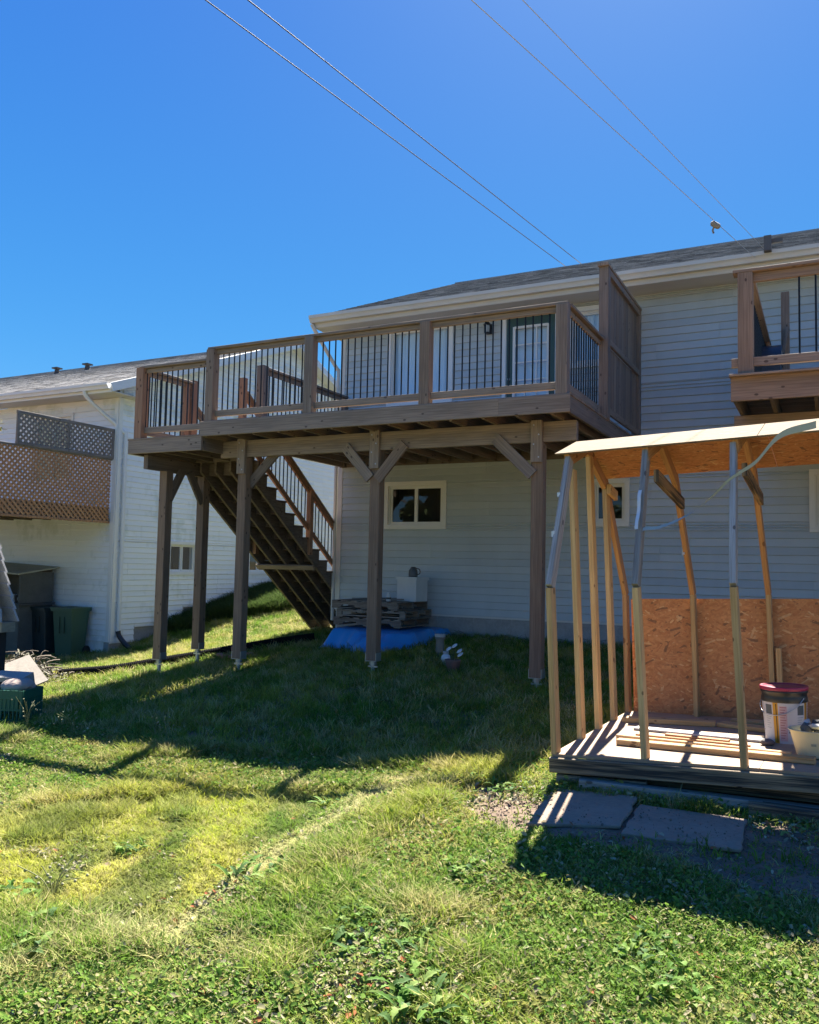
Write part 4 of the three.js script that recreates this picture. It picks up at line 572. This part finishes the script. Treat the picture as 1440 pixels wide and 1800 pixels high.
// ------------------------------------------------------------------ under the deck: tarp, pallets, box, ornaments
{
  const PX0 = -6.98, PX1 = -5.76, PZ0 = .10, PZ1 = 1.12, top = .60;
  { const nx = 70, nz = 70, X0 = -7.02, X1 = -5.38, Z0 = .04, Z1 = 2.0, pos = [], idx = [];
    const ht = (x, z) => { const g = gy(x, z) + .012, dx = Math.max(PX0 - x, x - PX1 - .06, 0), dz = Math.max(z - PZ1 - .06, 0), d = Math.hypot(dx, dz * .75), k = Math.exp(-((d / .42) ** 1.6)); const w = fbm(x * 4, z * 4, 21, 3) - .5, f = Math.abs(Math.sin(x * 9 + 3 * w + z * 2)) ; const rg = 1 - Math.abs(2 * fbm(x * 3.2 + z * 1.5, z * 3.2 - x, 27, 2) - 1); return Math.min(top - .03, g + .15 * rg * rg * rg * (1 - k * .9) * sst(0, .3, d) +  (top - .06 - g) * k + (k < .97 ? .15 * f * (1 - k) * Math.exp(-d * 2.5) + .07 * Math.max(0, w + .15) * (1 - k) : 0)); };
    const front = x => 1.66 + .48 * sst(-6.5, -5.9, x) * sst(-5.45, -5.7, x) - .18 * fbm(x * 4, 1, 23, 2);
    for (let j = 0; j <= nz; j++) for (let i = 0; i <= nx; i++) { const x = X0 + (X1 - X0) * i / nx, z = Z0 + (front(x) - Z0) * j / nz; const hem = sst(1, .80, j / nz) * sst(0, .10, i / nx) * sst(1, .93, i / nx), gr = gy(x, z) + .008; pos.push(x + .02 * Math.sin(z * 7), gr + (ht(x, z) - gr) * hem, z); }
    for (let j = 0; j < nz; j++) for (let i = 0; i < nx; i++) { const a = j * (nx + 1) + i; idx.push(a, a + nx + 1, a + 1, a + 1, a + nx + 1, a + nx + 2); }
    const g = new THREE.BufferGeometry(); g.setAttribute('position', new THREE.Float32BufferAttribute(pos, 3)); g.setIndex(idx); g.computeVertexNormals(); tag(mesh('tarpaulin', g, M([.03, .26, .62], { roughness: .36, side: THREE.DoubleSide })), 'crumpled blue tarpaulin spread under the pallets by the house wall', 'tarpaulin'); }
  const pm = [wood(tGrey, [.62, .55, .48]), wood(tGrey, [.5, .44, .39]), wood(tGrey, [.78, .72, .64])];
  const notched = L => { const s = new THREE.Shape(), h = .09; s.moveTo(-L / 2, 0); for (const c of [-L * .25, L * .25]) { s.lineTo(c - .13, 0); s.quadraticCurveTo(c - .125, .04, c - .09, .042); s.lineTo(c + .09, .042); s.quadraticCurveTo(c + .125, .04, c + .13, 0); } s.lineTo(L / 2, 0); s.lineTo(L / 2, h); s.lineTo(-L / 2, h); s.closePath(); const g = new THREE.ExtrudeGeometry(s, { depth: .04, bevelEnabled: false }); g.translate(0, 0, -.02); return boxUV(g, .6); };
  const pallet = (lb, x, y, z, ry, kind) => { const P = thing('pallet', lb, 'pallet', [x, y, z], ry, 'pallets stacked under the deck'), L = 1.2, W = 1.0; for (const zz of [-.47, 0, .47]) { const m = mesh('stringer', kind ? boxUV(merge([boxG(L, .02, .04, 0, .08, 0), boxG(L, .018, .04, 0, .009, 0), boxG(.09, .055, .04, -L / 2 + .045, .045, 0), boxG(.09, .055, .04, 0, .045, 0), boxG(.09, .055, .04, L / 2 - .045, .045, 0)]), .6) : notched(L), pm[kind ? 2 : Math.floor(R() * 2)], P); m.position.set(0, .018, zz); } for (let i = 0; i < 7; i++) { const xx = -L / 2 + .06 + (L - .12) * i / 6; bar('top_board', [xx, .117, -W / 2], [xx, .117, W / 2], .018, .11, pick(pm), P); if (i % 3 === 0) bar('bottom_board', [xx, .009, -W / 2], [xx, .009, W / 2], .018, .11, pick(pm), P); } };
  const cx = (PX0 + PX1) / 2, cz = (PZ0 + PZ1) / 2; pallet('bottom pallet of the stack, resting on the blue tarpaulin', cx, top - .025, cz, 0, 0); pallet('middle pale pallet of the stack under the deck', cx + .06, top + .105, cz + .02, .02, 1); pallet('topmost pallet of the stack, carrying the white box', cx - .04, top + .235, cz - .01, -.03, 0);
  const ty = top + .235 + .127;
  const B = thing('box', 'white cardboard box on top of the pallet stack', 'box', [-5.93, ty, .42], -.1); { const wb = M([.56, .57, .56], { map: tStain }); mesh('carton', boxUV(boxG(.36, .34, .34, 0, .171, 0), 1), wb, B); mesh('lid', boxUV(boxG(.40, .05, .38, 0, .36, 0), 1), wb, B); }
  const can = thing('jug', 'small dark jug standing on the white box', 'jug', [-5.92, ty + .386, .42], .3); mesh('jug_body', new THREE.LatheGeometry([[0, 0], [.07, 0], [.075, .02], [.07, .1], [.045, .14], [.04, .16], [0, .16]].map(p => new THREE.Vector2(...p)), 14), M([.08, .085, .085], { roughness: .4 }), can); mesh('handle', tube([[.06, .03, 0], [.11, .06, 0], [.1, .12, 0], [.045, .14, 0]], .009, 10, 6), M([.08, .085, .085]), can);
  const bo = thing('bottle', 'small white bottle at the front edge of the top pallet', 'bottle', [-6.1, ty, .9]); mesh('bottle_body', new THREE.LatheGeometry([[0, 0], [.035, 0], [.037, .01], [.037, .1], [.02, .13], [.015, .135], [.015, .155], [0, .155]].map(p => new THREE.Vector2(...p)), 14), M([.5, .5, .48], { roughness: .35 }), bo); { const g = cyl(.038, .038, .03, 14); g.translate(0, .05, 0); mesh('label_band', g, M([.06, .06, .06]), bo); }
  for (const [lb, x, z, x1, z1, m] of [['long dark offcut strip on the left of the top pallet', -6.85, .75, -6.35, .35, greyWood[1]], ['thin offcut strip in the middle of the top pallet', -6.35, .85, -5.98, .55, greyWood[0]], ['bent offcut strip at the back of the top pallet', -6.6, .3, -6.1, .25, greyWood[1]]]) tag(bar('offcut', [x, ty + .015, z], [x1, ty + .03, z1], .02, .04, m), lb, 'offcut', 'wood offcuts on the top pallet');
  // ornaments
  const gp = thing('garden_post', 'short mottled stone post standing on the shaded lawn', 'garden post', [-4.72, gy(-4.72, 1.95), 1.95]); mesh('column', new THREE.LatheGeometry([[0, 0], [.07, 0], [.06, .08], [.055, .22], [.07, .25], [.075, .27], [0, .27]].map(p => new THREE.Vector2(...p)), 12), M([.20, .185, .15], { map: tConc }), gp); mesh('cap', (() => { const g = cyl(.075, .07, .04, 12); g.translate(0, .29, 0); return g; })(), M([.4, .4, .38]), gp);
  const gb = thing('ball_ornament', 'white ball ornament on a short neck in the shaded lawn', 'ornament', [-4.38, gy(-4.38, 2.5), 2.5]); mesh('ball', new THREE.SphereGeometry(.062, 16, 12).translate(0, .1, 0), M([.6, .6, .58], { roughness: .5 }), gb); { const g = cyl(.04, .03, .04, 12); g.translate(0, .17, 0); mesh('neck', g, M([.45, .45, .43]), gb); const b = cyl(.03, .045, .06, 12); b.translate(0, .03, 0); mesh('base', b, M([.4, .4, .38]), gb); }
  const fl = thing('flower_figure', 'clay pot of white artificial flowers on the shaded lawn', 'flower pot', [-4.17, gy(-4.17, 2.75), 2.75]); { mesh('pot', new THREE.LatheGeometry([[0, 0], [.07, 0], [.1, .14], [.105, .15], [.09, .15], [0, .13]].map(p => new THREE.Vector2(...p)), 14), M([.16, .10, .085]), fl); mesh('stems', merge([[.02, .3], [-.05, .26], [.08, .24], [-.01, .22]].map(([x, h]) => tube([[x * .3, .12, 0], [x, h, .01]], .006, 4, 5))), M([.05, .07, .03]), fl); for (const [x, y, z] of [[.02, .32, 0], [-.05, .28, .02], [.09, .26, .01], [.11, .22, .03]]) { const l = []; for (let i = 0; i < 7; i++) { const g = new THREE.SphereGeometry(.022, 6, 4); g.scale(1, .35, 1); g.translate(.022, 0, 0); g.rotateY(i * .9); l.push(g); } const f = mesh('flower', merge(l), M([.62, .62, .58]), fl); f.position.set(x, y, z); f.rotation.set(.6, 0, .4); } }
}

// ------------------------------------------------------------------ overhead wires
{
  const wm = M([.055, .055, .06], { roughness: .65 }), pale = M([.42, .43, .44], { roughness: .5 });
  const span = (a, b, sag) => { const p = []; for (let i = 0; i <= 30; i++) { const t = i / 30, q = V3(...a).lerp(V3(...b), t); q.y -= sag * 4 * t * (1 - t); p.push(q); } return p; };
  const wire = (lb, a, b, sag, r, m) => tag(mesh('overhead_wire', tube(span(a, b, sag), r, 60, 6), m), lb, 'wire', 'overhead wires running to the house');
  const run = (lb, near, far, back, on, sag, r, m) => { const d = V3(...near).sub(V3(...far)); wire(lb, V3(...near).addScaledVector(d, back).toArray(), V3(...far).addScaledVector(d, -on).toArray(), sag, r, m); };
  run('dark overhead wire, left-most of the four above the deck', [-6.49, 8.20, 5], [-5.30, 8.55, -6.1], .6, 2, .06, .008, wm);
  run('second dark overhead wire, just right of the left-most one', [-5.85, 8.0, 5], [-4.96, 8.58, -6.1], .6, 2, .06, .008, wm);
  run('pale thin overhead wire with a splice, ending at the right-hand deck', [-2.235, 5.60, 7], [-.752, 5.726, .3], .5, 0, .0, .0036, pale);
  run('faint right-most overhead wire ending at the eave bracket', [-1.848, 5.48, 7], [-.70, 5.80, .66], .5, 0, .0, .003, pale);
  const s = tag(mesh('wire_splice', merge([(() => { const g = new THREE.CapsuleGeometry(.035, .06, 4, 8); g.rotateZ(.9); return g; })(), tube([[0, 0, 0], [-.03, -.06, 0], [-.02, -.1, .01]], .012, 6, 5)]), M([.25, .22, .17])), 'brown splice clamp hanging on a thin overhead wire', 'wire splice'); s.position.set(-1.15, 5.66, 2.08);
}

// ------------------------------------------------------------------ trees beyond the camera that the windows mirror
{
  const leaf = new THREE.MeshPhysicalMaterial({ side: THREE.DoubleSide, roughness: .8 }); leaf.color.setRGB(.06, .085, .025); const bark = M([.11, .085, .065]);
  const T = thing('tree', 'broad leafy tree at the far end of the yard, mirrored in the windows', 'tree', [-16, -.4, 34], 0, 'trees behind the yard'), q = rngOf(31), tr = [], lf = [];
  tr.push(tube([[0, 0, 0], [.1, 2, 0], [0, 4, .1], [.1, 6.5, 0]], .2, 10, 7)); for (let i = 0; i < 9; i++) { const a = i * .7, y = 2.2 + i * .45; tr.push(tube([[0, y, 0], [Math.cos(a) * 1.2, y + .8, Math.sin(a) * 1.2], [Math.cos(a) * 2.2, y + 1.3, Math.sin(a) * 2.2]], .06, 6, 5)); }
  for (let k = 0; k < 34; k++) { const a = q() * 6.28, y = 2 + q() * 6.2, r = (1 - ((y - 4.6) / 4.2) ** 2) * 2.8 * Math.sqrt(q()), cx = Math.cos(a) * r, cz = Math.sin(a) * r, s = .5 + q() * .6; for (let i = 0; i < 110; i++) { const g = new THREE.PlaneGeometry(.22, .3), t = q() * 6.28, p = Math.acos(2 * q() - 1), d = s * Math.cbrt(q()); g.rotateX(q() * 3); g.rotateY(q() * 6); g.translate(cx + d * Math.sin(p) * Math.cos(t), y + d * .8 * Math.cos(p), cz + d * Math.sin(p) * Math.sin(t)); lf.push(g); } }
  mesh('trunk', merge(tr), bark, T); mesh('crown', merge(lf), leaf, T).userData.kind = 'stuff';
  [[-23, 36, 1.1], [-29, 33, .95], [-10, 37, 1.05], [-4, 35, .9], [-36, 38, 1.2], [2, 38, 1.1], [9, 36, 1]].forEach(([x, z, s], i) => { const c = T.clone(); c.name = numbered('tree'); c.userData.label = ['second', 'third', 'fourth', 'fifth', 'far left', 'right', 'far right'][i] + ' leafy tree of the row at the end of the yard, behind the viewer'; c.position.set(x, -.4, z); c.scale.setScalar(s); c.rotation.y = i * 1.3; scene.add(c); });
}

// ------------------------------------------------------------------ lawn
const leafMat = (o = {}) => { const m = new THREE.MeshPhysicalMaterial({ side: THREE.DoubleSide, roughness: .95, transmission: .42, thickness: 0, specularIntensity: .2, ...o }); return m; };
{
  const camP = [0, 12.2];
  const blade = (x, z, a, h, w, lean) => { const dx = Math.cos(a), dz = Math.sin(a), px = -dz * w / 2, pz = dx * w / 2, p = t => [x + dx * lean * t * t * h, h * (t - .25 * lean * t * t), z + dz * lean * t * t * h]; const b = p(0), m = p(.55), e = p(1); const q = [[b[0] - px, b[1], b[2] - pz], [b[0] + px, b[1], b[2] + pz], [m[0] + px * .75, m[1], m[2] + pz * .75], [m[0] - px * .75, m[1], m[2] - pz * .75], e]; return [0, 1, 2, 0, 2, 3, 3, 2, 4].flatMap(i => q[i]); };
  const tuft = (n, rad, h0, h1, w, lean, seed) => { const q = rngOf(seed), pos = []; for (let i = 0; i < n; i++) { const a = q() * 6.28, r = rad * Math.sqrt(q()); pos.push(...blade(Math.cos(a) * r, Math.sin(a) * r, q() * 6.28, h0 + (h1 - h0) * q(), w * (.7 + .6 * q()), lean * (.4 + q()))); } return tri(pos, new Array(pos.length / 3 * 2).fill(0)); };
  const clover = seed => { const q = rngOf(seed), pos = []; for (let i = 0; i < 7; i++) { const a = q() * 6.28, r = .045 * Math.sqrt(q()), x = Math.cos(a) * r, z = Math.sin(a) * r, y = .015 + .03 * q(), s = .009 + .008 * q(), t = q() * 6.28, tx = (q() - .5) * 1.0, tz = (q() - .5) * 1.0; const c = [[1.3, 0], [.4, .8], [-1, .45], [-1, -.45], [.4, -.8]].map(([u, v]) => { const X = (u * Math.cos(t) - v * Math.sin(t)) * s, Z = (u * Math.sin(t) + v * Math.cos(t)) * s; return [x + X, y + X * tx + Z * tz, z + Z]; }); for (const j of [0, 1, 2, 0, 2, 3, 0, 3, 4]) pos.push(...c[j]); } return tri(pos, new Array(pos.length / 3 * 2).fill(0)); };
  const broad = (seed, n, s0, s1, rad) => { const q = rngOf(seed), pos = []; for (let i = 0; i < n; i++) { const a = q() * 6.28, r = rad * Math.sqrt(q()), x = Math.cos(a) * r, z = Math.sin(a) * r, y = .008 + .03 * q(), s = s0 + (s1 - s0) * q(), t = q() * 6.28, tx = (q() - .5) * 1.6, tz = (q() - .5) * 1.6; const c = [[1.5, 0], [.3, .62], [-.9, .3], [-.9, -.3], [.3, -.62]].map(([u, v]) => { const X = (u * Math.cos(t) - v * Math.sin(t)) * s, Z = (u * Math.sin(t) + v * Math.cos(t)) * s; return [x + X, Math.max(.002, y + X * tx + Z * tz + Math.abs(v) * s * .3), z + Z]; }); for (const j of [0, 1, 2, 0, 2, 3, 0, 3, 4]) pos.push(...c[j]); } return tri(pos, new Array(pos.length / 3 * 2).fill(0)); };
  const geos = [tuft(9, .032, .014, .042, .0046, 1.1, 1), tuft(8, .04, .012, .03, .0044, 2.0, 2), tuft(10, .028, .04, .085, .0048, 1.0, 3), broad(4, 9, .0035, .0075, .045), tuft(7, .05, .006, .016, .0042, 4.0, 5), broad(6, 6, .005, .0105, .05)];
  const lists = geos.map(() => []), q = rngOf(2024), m4 = new THREE.Matrix4(), Q = new THREE.Quaternion(), E = new THREE.Euler(), Pv = V3(0, 0, 0), Sv = V3(1, 1, 1);
  const fx = -.4535, fz = -.889, pipeL = [[-10.32, 3.47], [-9.61, 3.07], [-9.28, 2.53], [-8.95, 1.98], [-8.5, 1.6], [-7.9, 1.2], [-7.45, .9]], nearPipe = (x, z) => { if (x < -10.6 || x > -7.2 || z < .6 || z > 3.7) return false; for (let i = 1; i < pipeL.length; i++) { const [a, b] = pipeL[i - 1], [c, d] = pipeL[i], t = clamp(((x - a) * (c - a) + (z - b) * (d - b)) / ((c - a) ** 2 + (d - b) ** 2)); if (Math.hypot(x - a - t * (c - a), z - b - t * (d - b)) < .14) return true; } return false; }, blocked = (x, z) => nearPipe(x, z) || (x > -7.0 && x < -5.5 && z > 0 && z < 1.5) || (z < .02 && x > -7.6) || (z < .02 && x < -13) || (x > -1.5 && x < -.4 && z > 7.12 && z < 7.62) || (x > -1.55 && z < 6.95 && z > 5.1);
  const put = (k, x, z, s, sy, c, tilt = .25) => { E.set((q() - .5) * tilt, q() * 6.28, (q() - .5) * tilt); Q.setFromEuler(E); lists[k].push([m4.compose(Pv.set(x, gy(x, z) - .004, z), Q, Sv.set(s, s * sy, s)).clone(), c]); };
  const colAt = (x, z, zn) => {
    const n = fbm(x * .9 + 3, z * .9, 601, 4), m = fbm(x * 3.2, z * 3.2, 607, 3), s = q();
    let c = mix3([.115, .205, .020], [.30, .30, .045], clamp(n * 2.0 - .55 + (m - .5) * 1.2)); if (s < .20 + .45 * sst(.4, .7, m)) c = mix3(c, [.44, .37, .18], .35 + .55 * q()); else if (s > .9) c = mix3(c, [.05, .10, .015], .6);
    c = mix3(c, s < .62 ? [.36, .385, .035] : [.40, .35, .14], zn.patch * (.38 + .55 * q())); c = mix3(c, [.06, .12, .018], .55 * zn.inside * sst(.50, .34, zn.st)); c = mix3(c, [.46, .42, .21], zn.band * (.45 + .45 * q()));
    const k = .8 + .7 * q(); return c.map(v => v * k);
  };
  const cand = (n, x0, x1, z0, z1, f) => { for (let i = 0; i < n; i++) { const x = x0 + (x1 - x0) * q(), z = z0 + (z1 - z0) * q(); if (blocked(x, z)) continue; const dx = x - camP[0], dz = z - camP[1], dep = dx * fx + dz * fz, lat = dx * -fz + dz * fx; if (dep < 1.6 || Math.abs(lat) > dep * .56 + .35) continue; f(x, z, dep); } };
  // near lawn
  cand(430000, -8.5, 1.6, 6.2, 10.4, (x, z, d) => {
    const zn = zones(x, z); if (q() < zn.dirt * .97 || q() < zn.rut * .9 || q() < zn.bare * .6) return; if (q() < zn.patch * .35) return; const far = clamp((d - 2.6) / 4), n = fbm(x * 2.2, z * 2.2, 611, 3), fore = sst(8.0, 9.0, z - .12 * x - .3) * (.25 + .75 * sst(-3.3, -2.1, x)), long = sst(.58, .72, fbm(x * 1.3, z * 1.3 + 7, 613, 3) + .16 * sst(-2.2, -3.0, x) * sst(8.9, 9.5, z));
    if (q() < .35 * sst(.5, .3, fbm(x * 6, z * 6, 617, 2))) return;
    const r = q(); let k = r < .46 ? 0 : r < .74 ? 1 : 4; if (q() < zn.band) k = 4; else if (q() < long * .34 * (1 - zn.patch)) k = 2; const cl = sst(.52, .66, fbm(x * 1.9 + 5, z * 1.9, 641, 3)); if (zn.inside < .5 && zn.band < .4 && q() < (.04 + .05 * n + (.04 + .30 * cl) * fore) * (1 - zn.dirt)) k = q() < .55 ? 3 : 5;
    const bl = () => { const t = q(); const c = t < .55 ? mix3([.09, .19, .028], [.20, .31, .05], q()) : t < .82 ? mix3([.20, .24, .06], [.30, .30, .08], q()) : t < .92 ? mix3([.32, .28, .15], [.44, .40, .24], q()) : [.06, .11, .02]; return c; };
    put(k, x, z, (.8 + .5 * q()) * (1 + far * .3), .8 + .5 * q(), k === 3 || k === 5 ? bl() : colAt(x, z, zn), .4);
  });
  // middle and far lawn
  cand(280000, -15, 2, -6, 6.3, (x, z, d) => { const zn = zones(x, z); if (q() < .2 || q() < zn.bare * .65) return; const r = q(); put(r < .5 ? 0 : r < .88 ? 1 : 2, x, z, 1.25 + .7 * q(), .8 + .4 * q(), colAt(x, z, zn)); });
  // taller clumps along the white house's wall and the shade line
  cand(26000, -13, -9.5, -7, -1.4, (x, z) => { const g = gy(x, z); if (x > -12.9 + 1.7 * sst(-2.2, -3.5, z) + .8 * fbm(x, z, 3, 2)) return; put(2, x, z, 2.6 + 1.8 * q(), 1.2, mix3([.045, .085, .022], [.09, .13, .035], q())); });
  const mat = leafMat(), cols = new THREE.Color();
  ['grass', 'grass', 'long_grass', 'clover', 'dry_grass', 'clover'].forEach((n, k) => { const im = new THREE.InstancedMesh(geos[k], mat, lists[k].length); im.name = numbered(n); lists[k].forEach(([m, c], i) => { im.setMatrixAt(i, m); im.setColorAt(i, cols.setRGB(...c)); }); im.castShadow = im.receiveShadow = true; im.userData = { kind: 'stuff', label: ['short green lawn grass across the yard', 'trampled short grass mixed through the lawn', 'longer grass clumps standing in the lawn', 'small-leaved clover spread through the lawn', 'flat dry grass lying in the lawn', 'broader clover leaves in the foreground lawn'][k], category: n.replace('_', ' ') }; scene.add(im); });
  console.log('tufts', lists.map(l => l.length).join(' '));
  // fallen leaves and dry clippings
  { const g = (() => { const c = [[.018, 0, 0], [.004, .005, .009], [-.016, .002, .004], [-.016, .003, -.005], [.003, .006, -.009]], pos = []; for (const j of [0, 1, 2, 0, 2, 3, 0, 3, 4]) pos.push(...c[j]); return tri(pos, new Array(18).fill(0)); })(), L = [];
    cand(90000, -6, 1.4, 6.9, 10.4, (x, z) => { const n = fbm(x * 1.8 + 9, z * 1.8, 621, 3), k = sst(.50, .7, n) * (.35 + .65 * sst(8.4, 9.4, z)) + .04; if (q() > k || zones(x, z).patch > .6) return; E.set((q() - .5) * 1.2, q() * 6.28, (q() - .5) * 1.2); L.push([m4.compose(Pv.set(x, gy(x, z) + .012 + .022 * q(), z), Q.setFromEuler(E), Sv.setScalar(.5 + .8 * q())).clone(), q() < .05 ? [.30, .11, .05] : q() < .45 ? mix3([.12, .17, .05], [.22, .25, .08], q()) : mix3([.20, .17, .10], [.40, .36, .25], q())]); });
    const im = new THREE.InstancedMesh(g, leafMat({ transmission: .15 }), L.length); im.name = 'fallen_leaves'; L.forEach(([m, c], i) => { im.setMatrixAt(i, m); im.setColorAt(i, cols.setRGB(...c)); }); im.userData = { kind: 'stuff', label: 'pale dry fallen leaves scattered over the foreground lawn', category: 'fallen leaves' }; im.castShadow = im.receiveShadow = true; scene.add(im); console.log('leaves', L.length); }
}
{ // loose soil and grit over the bare ground and the board edges
  const q = rngOf(77), g = new THREE.IcosahedronGeometry(.01, 0), L = [], m4 = new THREE.Matrix4(), E = new THREE.Euler(), Q = new THREE.Quaternion(), cols = new THREE.Color();
  for (let i = 0; i < 9000; i++) { const x = -2.4 + 3.6 * q(), z = 6.9 + 1.35 * q(); if (q() > zones(x, z).dirt) continue; const onBoard = (x > -1.52 && x < -.43 && z > 7.12 && z < 7.66), s = .2 + .75 * q() * q(); if (onBoard && q() < .72) continue; E.set(q() * 6, q() * 6, q() * 6); L.push([m4.compose(V3(x, gy(x, z) + (onBoard ? .022 : .003), z), Q.setFromEuler(E), V3(s * (.7 + .8 * q()), s * .6, s)).clone(), mix3([.12, .085, .065], [.21, .155, .12], q())]); }
  const im = new THREE.InstancedMesh(g, M(null, { roughness: 1, flatShading: true }), L.length); im.name = 'soil_crumbs'; L.forEach(([m, c], i) => { im.setMatrixAt(i, m); im.setColorAt(i, cols.setRGB(...c)); }); im.userData = { kind: 'stuff', label: 'loose soil and grit around the paving boards by the shed', category: 'soil' }; scene.add(im);
}
// weeds: rosettes with separate leaves
{
  const leafG = (L, W, seed) => { const q = rngOf(seed), pos = [], N = 9, P = []; for (let i = 0; i <= N; i++) { const t = i / N, w = W * Math.pow(Math.sin(Math.PI * (.06 + .94 * t) * .97), .8) * (1 + .55 * ((i % 2) - .5)) * (t > .99 ? .05 : 1), x = L * t * (1 - .12 * t), y = L * (.55 * t - .62 * t * t) ; P.push([x, y, w * .5]); } for (let i = 0; i < N; i++) { const a = P[i], b = P[i + 1]; for (const s of [1, -1]) { const q4 = [[a[0], a[1], 0], [b[0], b[1], 0], [b[0], b[1] + b[2] * .35, s * b[2]], [a[0], a[1] + a[2] * .35, s * a[2]]]; for (const j of s > 0 ? [0, 2, 1, 0, 3, 2] : [0, 1, 2, 0, 2, 3]) pos.push(...q4[j]); } } return tri(pos, new Array(pos.length / 3 * 2).fill(0)); };
  const G = [leafG(.12, .042, 1), leafG(.09, .052, 2), leafG(.15, .036, 3)], mats = [[.085, .19, .025], [.14, .25, .04], [.06, .13, .03], [.20, .29, .07]].map(c => { const m = leafMat({ roughness: .8, transmission: .4 }); m.color.setRGB(...c); return m; });
  const plant = (lb, x, z, n, s, kind, up = .35) => { const P = thing('weed', lb, 'weed', [x, gy(x, z), z], R() * 6.28, 'broad-leaved weeds in the lawn'); n = Math.round(n * 2.3); for (let i = 0; i < n; i++) { const m = mesh('leaf', G[kind < 3 ? kind : i % 3], mats[Math.floor(R() * 4)], P); m.rotation.set(0, i * 2.4 + R() * .5, up * (.5 + R()), 'YXZ'); m.scale.set(s * (.4 + .55 * R()), s * (.4 + .5 * R()), s * (.35 + .55 * R())); m.position.set(rr(-.13, .13) * s, .005 + .03 * R(), rr(-.13, .13) * s); } };
  [['broad-leaved weed at the edge of the straw-yellow patch', -2.54, 8.78, 16, 1.0, 2], ['weed at the top of the foreground weed cluster', -1.84, 8.92, 14, 1.0, 0], ['weed at the right of the foreground weed cluster', -1.55, 9.06, 14, .9, 1], ['weed in the middle of the foreground weed cluster', -1.72, 9.1, 18, 1.0, 0], ['weed at the lower left of the foreground weed cluster', -1.74, 9.26, 15, .9, 2], ['weed at the lower right of the foreground weed cluster', -1.44, 9.24, 15, .95, 0], ['weed at the bottom edge of the picture, right of centre', -1.27, 9.52, 18, 1.05, 2], ['pair of leafy weeds toward the right of the sunlit foreground', -.66, 8.8, 16, .85, 1], ['weed just below the other in the right foreground', -.60, 8.95, 12, .8, 0], ['small weed in the lawn left of the shed shadow', -1.56, 8.45, 12, .85, 0], ['large dock weed at the left edge of the lawn', -3.5, 9.5, 16, 1.5, 1], ['dark dock weed at the lower left corner of the lawn', -3.03, 9.78, 16, 1.3, 0], ['weed beside the bare dirt left of the shed', -1.82, 7.15, 14, .9, 2], ['yellowish weed at the far edge of the straw-yellow patch', -2.95, 7.35, 14, .9, 2], ['weed along the shadow edge of the deck', -2.3, 6.75, 16, .9, 1], ['small weed at the bottom right of the foreground', -.5, 9.05, 10, .8, 0], ['weed by the shadow edge left of the paving boards', -2.06, 6.95, 12, .8, 0], ['small weed in the middle of the straw-yellow patch', -3.6, 8.6, 10, .8, 0]].forEach(a => plant(...a));
  // seed-stalks by the crate
  const stalk = M([.16, .17, .07]); [['wiry weed stalk beside the green crate', -7.15, 6.5, .34], ['thin seed stalk on the shade edge right of the crate', -6.55, 6.45, .26], ['tall seed stalk standing in the deck shade', -5.5, 6.3, .26], ['bent dry stalk at the lower left of the lawn', -3.45, 9.25, .16]].forEach(([lb, x, z, h]) => { const S = thing('weed_stalk', lb, 'weed', [x, gy(x, z), z], R() * 6), l = []; for (let i = 0; i < 6; i++) { const a = R() * 6.28, d = rr(.04, .2); l.push(tube([[0, 0, 0], [Math.cos(a) * d * .3, h * .6, Math.sin(a) * d * .3], [Math.cos(a) * d, h * rr(.7, 1.05), Math.sin(a) * d]], .0025, 8, 4)); } mesh('stems', merge(l), stalk, S); const f = []; for (let i = 0; i < 14; i++) { const g = new THREE.SphereGeometry(.008, 5, 4), a = R() * 6.28, d = rr(.03, .18); g.translate(Math.cos(a) * d, h * rr(.4, 1), Math.sin(a) * d); f.push(g); } mesh('seed_heads', merge(f), M([.25, .24, .14]), S); });
  // dry stems along the foundation
  const F = [], q = rngOf(8); for (let i = 0; i < 60; i++) { const x = -5.4 + 2.6 * q(), z = .06 + .4 * q(), y = gy(x, z), a = q() * 6.28, L = .1 + .3 * q(); F.push(tube([[x, y, z], [x + Math.cos(a) * L * .5, y + .1 * q(), z + Math.sin(a) * L * .4], [x + Math.cos(a) * L, y + .03 + .1 * q(), z + Math.sin(a) * L * .5]], .003, 5, 4)); } const m = mesh('dry_stems', merge(F), M([.10, .08, .06])); Object.assign(m.userData, { kind: 'stuff', label: 'dry stems along the house foundation under the deck', category: 'dry stems' });
}
scene.traverse(o => { if (o.isMesh) o.castShadow = o.receiveShadow = true; });
renderer.render(scene, camera);
